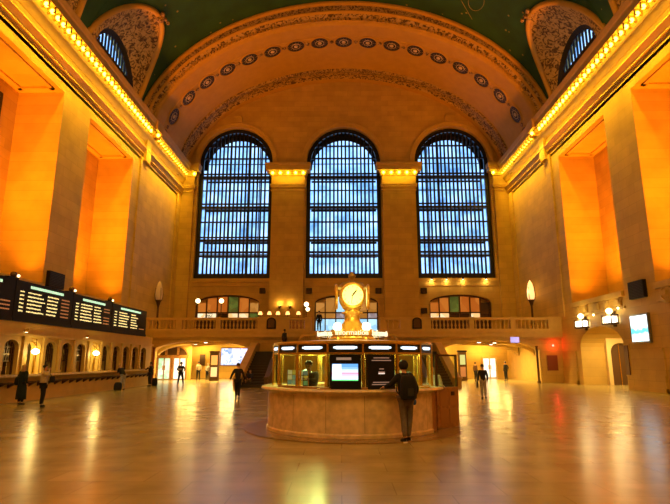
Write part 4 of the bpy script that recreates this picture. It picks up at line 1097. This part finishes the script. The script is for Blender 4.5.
for j, (z, w_) in enumerate(((1.84,.4),(1.78,.5),(1.58,.12),(1.47,.16),(1.50,.16),(1.27,.45),(1.22,.5))):
    sl(L/2-w_/2, L/2+w_/2, -.05, -.046, z, z+(.02 if j not in (3,4) else .03)).build('text_line', mat('faint_text', (.3,.2,.16), .5, emit=(.4,.25,.18), es=.5) if j != 3 else mat('white_text', (.8,.8,.8), .5, emit=(.7,.7,.7), es=.8), r)
# leaflet racks and desk lamps inside
for dg, l in ((-60,'at the far left'),(-44,'left of the seated clerk'),(22,'behind the black panel'),(40,'right of the black notice panel')):
    p = pol(1.85, dg, 1.12); r = empty('leaflet_rack', p, label='small brass leaflet rack on the booth desk, '+l, cat='leaflet rack', group='leaflet racks in the booth')
    q = MB(); q.box(p[0]-.14, p[0]+.14, p[1]-.05, p[1]+.05, 1.125, 1.15)
    for t in (-.13, .13): q.box(p[0]+t-.01, p[0]+t+.01, p[1]-.02, p[1]+.02, 1.15, 1.55)
    q.build('frame', M_GOLD, r)
    rr = random.Random(dg)
    for j in range(3):
        for i in range(2):
            cc = rr.choice([(.2,.5,.25),(.8,.8,.6),(.25,.45,.5),(.7,.6,.1)])
            MB().box(p[0]-.12+i*.125, p[0]-.01+i*.125, p[1]-.04, p[1]-.02, 1.17+j*.13, 1.28+j*.13).build('leaflet', mat('leaflet_%d_%d_%d' % tuple(int(v*100) for v in cc), cc, .5, emit=cc, es=.12), r)
for dg, l in ((-52,'left'),(34,'right')):
    p = pol(1.55, dg, 1.12); r = empty('desk_lamp', p, label='green-shaded desk lamp inside the booth, on the %s side' % l, cat='lamp')
    MB().lathe([(.09,0),(.09,.02),(.012,.04),(.012,.38)], p, 10).build('base', M_GOLD, r)
    MB().lathe([(.16,.34),(.10,.42),(.03,.44)], p, 12).build('lamp_shade', mat('green_shade', (.2,.75,.35), .3, emit=(.35,1,.5), es=.9), r)
# desk inside
rng([(1.98,.95),(1.98,1.11),(1.2,1.11),(1.2,.95)], -180, 60).build('desk_top', M_WOOD, booth)
# fittings on the counter outside
for dg, l in ((-18,'left'),(47,'right, beside the man with the backpack')):
    p = pol(2.36, dg, 1.12); r = empty('brass_tray', p, label='small brass tray on the booth counter, '+l, cat='tray')
    MB().box(p[0]-.16, p[0]+.16, p[1]-.06, p[1]+.06, 1.121, 1.15).build('tray', M_GOLD, r)
    MB().box(p[0]-.12, p[0]+.12, p[1]-.04, p[1]+.04, 1.15, 1.158).build('papers', M_PARCH, r)

# ---- lettering ring: Information
def word(text, size, m, name, parent, org):
    cu = bpy.data.curves.new(name, 'FONT'); cu.body = text; cu.size = size; cu.extrude = .01; cu.align_x = 'CENTER'; cu.space_character = 1.02
    cu.offset = .002
    tmp = bpy.data.objects.new('tmp', cu); col.objects.link(tmp); dg = bpy.context.evaluated_depsgraph_get(); dg.update()
    me = bpy.data.meshes.new_from_object(tmp.evaluated_get(dg)); bpy.data.objects.remove(tmp); return me
RL = .98
sg = empty('information_sign', (*BC, 0), label='ring of lit letters reading Information'); sg.location = (0,0,0); sg.parent = booth; ORG[sg.name] = Vector((*BC, 0))
rng([(RL-.02,2.42),(RL+.0,2.42),(RL+.0,2.44),(RL-.02,2.44)], 0, 360).build('ring_rail', M_BRZ, sg)
q = MB()
for k in range(12): p = pol(RL-.01, 30*k+15, 0); q.lathe([(.012,2.30),(.012,2.43)], (p[0],p[1],0), 6)
q.build('rail_posts', M_GILT, sg)
base = word('Information', .19, M_LETTER, 'w', None, None)
for k in range(6):
    me = base.copy(); a0 = math.radians(60*k-2.0)
    for v in me.vertices:
        x, h, dd = v.co.x, v.co.y, v.co.z; a = a0+x/RL; R_ = RL+.01+dd
        v.co = Vector((R_*math.sin(a), -R_*math.cos(a), 2.46+h))
    me.materials.clear(); me.materials.append(M_LETTER)
    o = bpy.data.objects.new('lettering', me); col.objects.link(o); o.parent = sg
# ---- the clock
clk = empty('golden_clock', (*BC, 2.36), label='four-faced golden clock on a flared pedestal on top of the information booth', cat='clock')
MB().lathe([(.66,2.365),(.66,2.40),(.58,2.46),(.50,2.58),(.36,2.74),(.26,2.84),(.22,2.9),(.22,3.06),(.27,3.10),(.27,3.14),(.20,3.18),(.24,3.22),(.30,3.27)], (*BC,0), 24).build('pedestal', M_GILT, clk, smooth=True)
q = MB()
for k in range(12): a = 2*PI*k/12; q.sphere((BC[0]+.56*math.cos(a), BC[1]+.56*math.sin(a), 2.58), .075, 8, 6)
for k in range(8): a = 2*PI*k/8; q.sphere((BC[0]+.27*math.cos(a), BC[1]+.27*math.sin(a), 3.12), .035, 6, 5)
q.build('pedestal_ornament', M_GILT, clk, smooth=True)
CZ = 3.58; CR = .30; CB = .46
MB().sphere((BC[0], BC[1], CZ), .35, 24, 16).build('housing', M_GILT, clk, smooth=True)
M_DIAL = mat('opal_dial', (1,.9,.5), .4, emit=(1,.82,.22), es=1.35)
for k in range(4):
    Rz = Matrix.Translation((BC[0], BC[1], CZ)) @ Matrix.Rotation(k*PI/2+math.radians(1.5), 4, 'Z')
    F = Rz @ Matrix.Translation((0, -CB, 0)) @ Matrix.Rotation(PI/2, 4, 'X')   # local: z points out to viewer
    d = MB().lathe([(CR,-.03),(CR,.0),(.01,.02)], n=32).xf(F).build('dial', M_DIAL, clk, smooth=False)
    MB().lathe([(CR+.03,-.05),(CR+.07,-.02),(CR+.06,.03),(CR,.03),(CR-.01,.0)], n=36, caps=False).xf(F).build('bezel', M_GILT, clk, smooth=True)
    tk = MB()
    for j in range(12):
        a = 2*PI*j/12; t = MB().box(-.008, .008, CR-.085, CR-.035, .018, .024); t.xf(Matrix.Rotation(a, 4, 'Z')); tk.add(t.v, t.f)
    tk.xf(F).build('hour_marks', mat('dial_mark', (.25,.16,.03), .5), d)
    hh = MB().prism([(-.016,-.04),(.016,-.04),(.022,.14),(0,.2),(-.022,.14)], lambda u,v,w_: (u,v,w_), .026, .034); hh.xf(Matrix.Rotation(-math.radians(38), 4, 'Z')); hh.xf(F).build('hour_hand', M_BLK, d)
    mh = MB().prism([(-.008,-.05),(.008,-.05),(.005,.26),(-.005,.26)], lambda u,v,w_: (u,v,w_), .036, .042); mh.xf(Matrix.Rotation(-math.radians(191), 4, 'Z')); mh.xf(F).build('minute_hand', M_BLK, d)
MB().lathe([(.40,3.80),(.42,3.86),(.30,3.98),(.12,4.02),(.05,4.05),(.04,4.10),(.10,4.15),(.11,4.20),(.06,4.26),(.02,4.32)], (*BC,0), 20).build('acorn_finial', mat('aged_bronze', (.45,.32,.10), .4, .7), clk, smooth=True)
point('dial_glow', (BC[0]-.0, BC[1]-.95, 3.15), 14, (1,.8,.25), .1)
# globes around the pedestal
for k, dg in enumerate((-29, 25, 151, 209)):
    R_ = .86; p = pol(R_, dg, 2.68)
    r = empty('pedestal_globe_lamp', pol(R_, dg, 2.34), label='white glowing globe lamp at the foot of the clock, %s' % ('front left','front right','at the rear right','at the rear left')[k], cat='lamp', group='globe lamps round the clock foot')
    MB().lathe([(.06,2.35),(.03,2.4),(.03,2.54),(.07,2.58)], (p[0],p[1],0), 8).build('stem', M_GILT, r)
    MB().sphere(p, .12, 14, 10).build('globe', mat('hot_globe', (1,.9,.6), .4, emit=(1,.85,.45), es=4), r, smooth=True)
#PEOPLE
# ================================================================== PEOPLE
def skin(nodes, edges, radii, roots, m, name, parent, sub=1, extra=None):
    me = bpy.data.meshes.new('t'); me.from_pydata([tuple(n) for n in nodes], edges, [])
    o = bpy.data.objects.new('t', me); col.objects.link(o)
    o.modifiers.new('s', 'SKIN')
    if not me.skin_vertices: me.attributes  # skin layer is made below when missing
    if not me.skin_vertices:
        import bmesh
        bm = bmesh.new(); bm.from_mesh(me); bm.verts.layers.skin.verify(); bm.to_mesh(me); bm.free()
    sv = me.skin_vertices[0].data
    for i, r in enumerate(radii): sv[i].radius = (r, r) if not isinstance(r, tuple) else r; sv[i].use_root = i in roots
    s = o.modifiers.new('u', 'SUBSURF'); s.levels = sub; s.render_levels = sub
    dg = bpy.context.evaluated_depsgraph_get(); dg.update()
    out = bpy.data.meshes.new_from_object(o.evaluated_get(dg)); bpy.data.objects.remove(o)
    if extra:
        vs = [tuple(v.co) for v in out.vertices]+extra.v; k = len(out.vertices)
        fs = [tuple(p.vertices) for p in out.polygons]+[tuple(i+k for i in f) for f in extra.f]
        out = bpy.data.meshes.new(name); out.from_pydata(vs, [], fs)
    out.name = name; out.materials.clear(); out.materials.append(m)
    out.polygons.foreach_set('use_smooth', [True]*len(out.polygons))
    r = bpy.data.objects.new(name, out); col.objects.link(r)
    if parent: r.parent = parent
    return r
M_SKIN = mat('skin', (.55,.30,.18), .55); M_SKIND = mat('skin_dark', (.22,.10,.05), .55)
M_HAIRD = mat('hair_dark', (.012,.008,.006), .6); M_HAIRL = mat('hair_light', (.45,.28,.12), .6)
def cloth(n, c): return mat('cloth_'+n, c, .85, noise=.25, nscale=14)
M_BC = cloth('black', (.004,.004,.006)); M_BC2 = cloth('charcoal', (.03,.03,.035)); M_GREY = cloth('grey', (.16,.13,.11)); M_CREAM = cloth('cream', (.62,.50,.36))
M_TEAL = cloth('teal', (.003,.014,.020)); M_LGREY = cloth('light_grey', (.40,.36,.32)); M_KHAKI = cloth('taupe', (.30,.22,.15)); M_NAVY = cloth('navy', (.02,.03,.08))
def person(loc, yaw, h, label, top=M_BC, legs=M_BC, hair=M_HAIRD, skinm=M_SKIN, shoes=M_BC, lean=0, J=None, coat=False, hood=None, hair_long=False, puffy=1.0, headturn=(0,0)):
    S = h/1.75
    B = dict(pel=(0,0,.95), bel=(0,0,1.10), che=(0,.01,1.29), nkb=(0,-.01,1.45), nk=(0,.0,1.52), jaw=(0,.035,1.575), mid=(0,.01,1.645), top=(0,.0,1.695),
        shl=(-.17,-.01,1.41), ell=(-.225,-.04,1.14), wrl=(-.235,.05,.90), shr=(.17,-.01,1.41), elr=(.225,-.04,1.14), wrr=(.235,.05,.90),
        hil=(-.09,0,.90), knl=(-.105,.02,.50), anl=(-.11,-.02,.09), tol=(-.13,.13,.035), hir=(.09,0,.90), knr=(.105,.02,.50), anr=(.11,-.02,.09), tor=(.13,.13,.035))
    up = ('bel','che','nkb','nk','jaw','mid','top','shl','shr','ell','elr','wrl','wrr')
    P = {k: Vector(v) for k, v in B.items()}
    if lean:
        Rm = Matrix.Rotation(-lean, 3, 'X')
        for k in up: P[k] = P['pel']+Rm @ (P[k]-P['pel'])
    for k, v in (J or {}).items(): P[k] = Vector(v)
    if headturn != (0,0):
        for k in ('jaw','mid','top'): P[k] += Vector((headturn[0]*(.4 if k == 'jaw' else .7), headturn[1]*(1 if k != 'top' else .6), -abs(headturn[1])*.2))
    for k in P: P[k] = P[k]*S
    hd = (P['mid']-P['nk']).normalized(); fwd = (P['jaw']-P['mid']); fwd = (fwd-hd*fwd.dot(hd))
    fwd = fwd.normalized() if fwd.length > 1e-4 else Vector((0,1,0)); side = hd.cross(fwd).normalized()
    V = []; E = []; RR = []; roots = []
    def chain(pts, rad, join=None):
        k = len(V)
        for i, (p, r) in enumerate(zip(pts, rad)):
            V.append(p); RR.append(r*S if not isinstance(r, tuple) else (r[0]*S, r[1]*S))
            if i: E.append((k+i-1, k+i))
        if join is None: roots.append(k)
        else: E.append((join, k))
        return k
    nose = P['mid']+fwd*.098*S-hd*.02*S
    a = chain([P['pel'],P['bel'],P['che'],P['nkb'],P['nk'],P['jaw'],P['mid'],P['top']], [.115,.105,.125,.06,.05,.062,.083,.062])
    mid_i = a+6
    chain([P['mid']+fwd*.07*S-hd*.02*S, nose], [.02,.012], mid_i)
    for q in (-1, 1): chain([P['mid']+side*q*.088*S-hd*.01*S], [.016], mid_i)
    for q in 'lr':
        chain([P['sh'+q], P['el'+q], P['wr'+q], P['wr'+q]+(P['wr'+q]-P['el'+q]).normalized()*.05*S], [.058,.042,.028,.032], a+3 if 0 else a+2)
        chain([P['hi'+q], P['kn'+q], P['an'+q]], [.088,.056,.038], a)
    for q, sg_ in (('l',-1),('r',1)):
        d = (P['wr'+q]-P['el'+q]).normalized(); sd = d.cross(Vector((0,1,0)));
        if sd.length < .2: sd = d.cross(Vector((1,0,0)))
        sd.normalize(); cu = sd.cross(d).normalized()
        if cu.y < 0: cu = -cu
        w0 = P['wr'+q]; across = cu; curl = -sd*sg_ if (-sd*sg_).x*sg_ < 0 else sd*sg_
        for i, L in enumerate((.062,.075,.070,.055)):
            b = w0+d*.07*S+across*(-.028+.019*i)*S
            chain([b, b+d*L*.5*S+curl*.006*S, b+d*L*.88*S+curl*.026*S], [.0095,.0085,.007])
        b = w0+d*.025*S+across*.022*S
        chain([b, b+across*.028*S+d*.03*S, b+across*.034*S+d*.062*S+curl*.01*S], [.011,.0095,.008])
    body = skin(V, E, RR, roots, skinm, 'person', None)
    body.location = loc; body.rotation_euler = (0,0,yaw); tag(body, label, 'person')
    # clothing
    def cl(name, m, specs, sub=1):
        nonlocal V, E, RR, roots
        V, E, RR, roots = [], [], [], []
        idx = []
        for pts, rad, j in specs: idx.append(chain(pts, rad, None if j is None else idx[j[0]]+j[1]))
        return skin(V, E, RR, roots, m, name, body, sub)
    pf = puffy; hem = P['pel'].lerp(P['bel'], -.25 if not coat else 0)
    lo = P['pel']-Vector((0,0,.06*S))
    cl('jacket' if top not in (M_CREAM, M_LGREY) else 'shirt', top,
       [([lo, P['pel'], P['bel'], P['che'], P['nkb'].lerp(P['che'],.12)], [.150*pf,.152*pf,.145*pf,.160*pf,.085], None),
        ([P['shl'], P['ell'], P['wrl'].lerp(P['ell'],.06)], [.082*pf,.060*pf,.042], (0,3)), ([P['shr'], P['elr'], P['wrr'].lerp(P['elr'],.06)], [.082*pf,.060*pf,.042], (0,3))])
    cl('trousers', legs, [([P['pel']], [.140], None), ([P['hil'], P['knl'], P['anl']+Vector((0,0,.01*S))], [.112,.082,.060], (0,0)), ([P['hir'], P['knr'], P['anr']+Vector((0,0,.01*S))], [.112,.082,.060], (0,0))])
    for q in 'lr':
        a_, t_ = P['an'+q], P['to'+q]; hl = a_+Vector((0,-.04,0))*S; hl.z = max(.04*S, a_.z-.05*S)
        sole = min(t_.z, hl.z)
        cl('shoe', shoes, [([hl, hl.lerp(t_, .5), t_], [.045,.046,.038], None), ([a_+Vector((0,0,.0))], [.048], (0,0))])
    if coat:
        q = MB(); n = 20; prof = [(.18,1.12),(.20,.95),(.225,.7),(.24,.45),(.25,.24)]
        for r_, z in prof:
            for i in range(n): a2 = 2*PI*i/n; w_ = 1+.05*math.sin(a2*5); q.v.append((r_*S*w_*math.cos(a2), r_*S*.8*w_*math.sin(a2), z*S))
        q.f = [(j*n+i, j*n+(i+1)%n, (j+1)*n+(i+1)%n, (j+1)*n+i) for j in range(len(prof)-1) for i in range(n)]
        o = q.build('coat_skirt', top, None, smooth=True); o.parent = body; md = o.modifiers.new('s','SOLIDIFY'); md.thickness = .012
    # hair / hood cap
    q = MB(); q.sphere((0,0,0), 1, 16, 12); keep = []
    M = Matrix.Translation(P['mid']+hd*.022*S-fwd*.014*S) @ Matrix((( *[side.x, fwd.x, hd.x], 0), (*[side.y, fwd.y, hd.y], 0), (*[side.z, fwd.z, hd.z], 0), (0,0,0,1)))
    rs = .100 if not hood else .118
    vv = [Vector(v) for v in q.v]; fs = [f for f in q.f if not (sum(vv[i].y for i in f)/len(f) > .45 and sum(vv[i].z for i in f)/len(f) < .45) and sum(vv[i].z for i in f)/len(f) > (-.9 if hood else -.55)]
    q.v = [tuple(M @ Vector((v.x*rs*.92*S, v.y*rs*1.05*S, v.z*rs*S))) for v in vv]; q.f = fs
    o = q.build('hood' if hood else 'hair', hood or hair, None, smooth=True); o.parent = body; md = o.modifiers.new('s','SOLIDIFY'); md.thickness = .008
    if hair_long:
        cl('long_hair', hair, [([P['mid']-fwd*.06*S, P['nk']-fwd*.06*S, P['nkb']-fwd*.09*S-hd*.04*S], [.075,.07,.05], None)])
    # face
    for k in (-1, 1):
        e = MB().sphere(P['mid']+fwd*.079*S+side*k*.032*S+hd*.002*S, .012*S, 8, 6).build('eye', mat('eye', (.05,.03,.02), .2), None, smooth=True); e.parent = body
    e = MB().sphere((0,0,0), 1, 8, 6).xf(Matrix.Translation(P['mid']+fwd*.080*S-hd*.058*S) @ Matrix.Diagonal((.022*S,.008*S,.006*S,1))).build('mouth', mat('lips', (.35,.10,.08), .5), None, smooth=True); e.parent = body
    return body, P
def W2(body, p):
    return Matrix.Translation(body.location) @ Matrix.Rotation(body.rotation_euler[2], 4, 'Z') @ p
def bag(body, p, sx, sy, sz, label, m, cat='bag', strap=None, name='shoulder_bag'):
    """soft bag centred at body-local point p"""
    c = W2(body, Vector(p)); Rz = Matrix.Rotation(body.rotation_euler[2], 4, 'Z')
    r = empty(name, tuple(c), label=label, cat=cat)
    q = MB(); n = 14
    for z, k in ((-1,.72),(-.86,.95),(-.3,1.0),(.4,.95),(.85,.8),(1,.5)):
        for i in range(n):
            a = 2*PI*i/n; cx = abs(math.cos(a))**.6*math.copysign(1, math.cos(a)); cy = abs(math.sin(a))**.6*math.copysign(1, math.sin(a)); q.v.append((cx*sx*k, cy*sy*k, z*sz))
    q.f = [(j*n+i, j*n+(i+1)%n, (j+1)*n+(i+1)%n, (j+1)*n+i) for j in range(5) for i in range(n)]+[tuple(range(n-1,-1,-1)), tuple(5*n+i for i in range(n))]
    q.xf(Matrix.Translation(c) @ Rz).build('pouch', m, r, smooth=True)
    if strap: MB().tube([W2(body, Vector(s_)) for s_ in strap], .012, 6).build('strap', m, r)
    return r
A = math.radians
# man with backpack at the booth counter
b, P = person((1.46,12.12,0), A(18), 1.77, 'person with black jacket, grey trousers and black backpack leaning on the booth counter', top=M_BC, legs=M_GREY, shoes=M_BC, lean=A(6), puffy=1.10,
    J=dict(ell=(-.30,.14,1.22), wrl=(-.40,.30,1.17), elr=(.27,-.03,1.12), wrr=(.24,.10,.93), knl=(-.05,.03,.50), anl=(-.07,-.06,.09), tol=(-.10,.08,.035), knr=(.10,.05,.50), anr=(.05,.02,.09), tor=(.09,.17,.035)), hood=M_BC)
r = bag(b, (-.04,-.24,1.20), .19, .115, .27, 'black backpack on the back of the man at the booth counter', M_BC, name='backpack', strap=None)
for k in (-.13, .05): MB().tube([W2(b, Vector(v)) for v in ((k,-.17,1.42),(k*1.1,-.02,1.50),(k*1.2,.13,1.38),(k*1.3,.12,1.1),(k*1.2,-.12,.98))], .018, 6).build('strap', M_BC2, r)
MB().box(-.11,.03,-.372,-.355,1.02,1.18).xf(Matrix.Translation(b.location) @ Matrix.Rotation(b.rotation_euler[2],4,'Z')).build('front_pocket', M_BC2, r)
r = empty('blue_glove', tuple(W2(b, Vector((.26,.12,.86)))), label='small blue cloth held in the right hand of the man at the counter', cat='cloth')
MB().sphere((0,0,0), 1, 10, 8).xf(Matrix.Translation(W2(b, Vector((.27,.12,.85)))) @ Matrix.Diagonal((.055,.045,.07,1))).build('cloth', mat('blue_cloth', (.02,.10,.55), .6), r, smooth=True)
for k, (x, y) in enumerate(((-.085,0),(.07,.08))):     # pale soles and side stripes of the trainers
    o = MB().box(x-.045, x+.045, y-.13, y+.12, .0, .022).build('shoe_sole', mat('white_rubber', (.7,.65,.6), .5)); o.parent = b
    o = MB().box(x+.046, x+.052, y-.06, y+.05, .045, .062).build('shoe_stripe', mat('white_rubber', (.7,.65,.6), .5)); o.parent = b
# walker
person((-4.81,24.4,0), A(12), 1.66, 'person in a dark suit striding away left of the booth', lean=A(3), J=dict(ell=(-.30,-.10,1.16), wrl=(-.38,-.14,.93), elr=(.28,.02,1.15), wrr=(.36,.06,.93), knl=(-.06,.10,.52), anl=(-.07,.08,.10), tol=(-.08,.22,.05), knr=(.06,-.02,.50), anr=(.06,-.20,.14), tor=(.07,-.06,.04)))
# right walker with bag
b, P = person((6.72,25.15,0), A(-6), 1.60, 'person in black top and grey trousers walking away right of the booth', top=M_BC, legs=M_LGREY, J=dict(knl=(-.07,.06,.50), anl=(-.07,.04,.09), tol=(-.08,.18,.035), knr=(.08,0,.49), anr=(.08,-.14,.12), tor=(.09,0,.04)))
bag(b, (-.27,.04,.66), .05, .12, .15, 'dark shopping bag in the left hand of the person walking right of the booth', M_BC2, name='shopping_bag', strap=[(-.27,-.05,.8),(-.25,.04,.9),(-.27,.12,.8)])
# two women by the ticket windows
b, P = person((-13.2,21.7,0), A(-25), 1.60, 'person in a long dark teal coat with pale hair waiting near the ticket windows', top=M_TEAL, hair=M_HAIRL, coat=True, puffy=1.3, hair_long=True)
bag(b, (-.30,.02,.95), .10, .16, .17, 'black shoulder bag of the person in the long coat', M_BC, strap=[(-.28,-.1,1.1),(-.16,0,1.42),(-.28,.1,1.1)])
b, P = person((-11.75,20.7,0), A(-70), 1.62, 'person in cream top and dark trousers, hand raised to the head', puffy=1.2, top=M_CREAM, legs=M_BC, hair=M_HAIRD, J=dict(elr=(.26,.16,1.30), wrr=(.12,.18,1.52), ell=(-.20,.05,1.15), wrl=(-.12,.25,1.08)))
bag(b, (.10,.30,1.05), .13, .10, .12, 'black handbag carried by the person in the cream top', M_BC, strap=[(.02,.26,1.15),(-.02,.1,1.40),(-.1,-.05,1.35)])
# bending at the ticket counter
b, P = person((-13.45,32.3,0), A(60), 1.66, 'person in dark top and pale trousers bending over the ticket counter ledge', top=M_BC, legs=M_LGREY, hair=M_HAIRL, puffy=1.2, lean=A(40), J=dict(ell=(-.2,.34,1.12), wrl=(-.1,.42,1.2), elr=(.2,.40,1.02), wrr=(.12,.46,1.16)))
bag(b, (-.52,-.25,.24), .24, .15, .24, 'black bag standing on the floor beside the bending person', M_BC, name='duffel_bag')
# by the far ticket windows
b, P = person((-13.5,37.0,0), A(80), 1.66, 'person in dark clothes reaching to the farthest ticket window', J=dict(ell=(-.22,.22,1.22), wrl=(-.2,.42,1.24)))
bag(b, (.45,-.12,.27), .13, .20, .27, 'black suitcase on the floor behind the person at the farthest ticket window', M_BC, name='suitcase', strap=[(.40,-.12,.5),(.38,-.12,.75),(.50,-.12,.75),(.52,-.12,.5)])
# standing with pale print
b, P = person((-11.43,37.3,0), A(0), 1.66, 'person in black standing with legs apart and a pale print on the back', J=dict(ell=(-.30,.0,1.2), wrl=(-.16,.16,1.08), elr=(.30,0,1.2), wrr=(.16,.16,1.08), knl=(-.16,.02,.5), anl=(-.21,0,.09), tol=(-.24,.12,.035), knr=(.16,.02,.5), anr=(.21,0,.09), tor=(.24,.12,.035)))
o = MB().box(-.10,.12,-.162,-.155,1.10,1.22).build('print', M_LGREY); o.parent = b
person((-13.0,47.6,0), A(30), 1.66, 'person in pale top and dark trousers walking inside the left passage', top=M_CREAM, legs=M_BC, J=dict(knl=(-.08,.12,.5), anl=(-.08,.12,.09), tol=(-.08,.26,.035)))
person((-12.25,47.9,0), A(160), 1.52, 'person in white top with dark trousers beside the kiosk in the left passage', top=M_LGREY, legs=M_BC, hair=M_HAIRL)
person((14.5,46.6,0), A(30), 1.66, 'person in dark jacket standing near the lit door of the right passage', J=dict(elr=(.32,-.05,1.15), wrr=(.2,.1,1.0)))
person((11.75,46.2,0), A(-60), 1.60, 'person in brown clothes next to the dark kiosk in the right passage', top=cloth('brown', (.12,.05,.02)), legs=M_BC)
# on the gallery, on the stairs
person((-1.85,YA+.55,4.1), A(15), 1.70, 'dark silhouetted person standing in the gallery stair opening left of the clock')
person((-4.35,39.6,2.45), A(-40), 1.66, 'person on the stair landing, head showing above the booth roof', top=M_BC2, skinm=M_SKIND)
person((-6.25,35.6,.0), A(170), 1.60, 'person sitting at the foot of the left staircase', top=M_NAVY, legs=M_GREY,
    J=dict(pel=(0,-.30,.50), bel=(0,-.30,.64), che=(0,-.26,.83), nkb=(0,-.24,.98), nk=(0,-.23,1.05), jaw=(0,-.19,1.10), mid=(0,-.22,1.17), top=(0,-.23,1.22), shl=(-.17,-.26,.95), shr=(.17,-.26,.95), ell=(-.22,-.10,.72), elr=(.22,-.10,.72), wrl=(-.1,.08,.62), wrr=(.1,.08,.62), hil=(-.09,-.28,.47), hir=(.09,-.28,.47), knl=(-.12,.12,.50), knr=(.12,.12,.50), anl=(-.12,.10,.09), anr=(.12,.10,.09), tol=(-.13,.24,.035), tor=(.13,.24,.035)))
# clerks in the booth
def seat_pose(): return dict(pel=(0,-.1,.62), bel=(0,-.08,.78), che=(0,-.05,.98), nkb=(0,-.03,1.13), nk=(0,-.02,1.20), jaw=(0,.02,1.255), mid=(0,0,1.325), top=(0,-.01,1.38), shl=(-.18,-.05,1.10), shr=(.18,-.05,1.10), ell=(-.26,.10,.95), elr=(.26,.10,.95), wrl=(-.12,.26,1.0), wrr=(.12,.26,1.0), hil=(-.09,-.08,.58), hir=(.09,-.08,.58), knl=(-.12,.30,.60), knr=(.12,.30,.60), anl=(-.12,.28,.2), anr=(.12,.28,.2), tol=(-.13,.4,.15), tor=(.13,.4,.15))
def stool(x, y, l):
    r = empty('swivel_stool', (x, y, 0), label='dark swivel stool inside the booth, under %s' % l, cat='stool')
    MB().lathe([(.18,.67),(.19,.70),(.18,.73),(.02,.74)], (x,y,0), 16).build('seat', M_BC2, r); MB().lathe([(.22,0),(.22,.03),(.03,.06),(.03,.67)], (x,y,0), 12).build('base', M_BLK, r)
for (x, y, yw, l, t, sk) in ((-.85,13.55,155,'person in dark clothes seated behind the booth glass left of the monitor',M_BC,M_SKIND),
                             (1.62,13.85,-160,'dark-clothed person seated behind the booth glass at right, past the backpack',M_BC2,M_SKIND)):
    person((x,y,.27), A(yw), 1.85, l, top=t, skinm=sk, J=seat_pose(), puffy=1.15); stool(x+.1*math.sin(A(yw)), y-.1*math.cos(A(yw)), 'the left clerk' if x < 0 else 'the right clerk')
person((2.62,15.0,0), A(140), 1.66, 'person in pale shirt standing behind the open glass door of the booth', top=M_LGREY, legs=M_BC, skinm=M_SKIND)
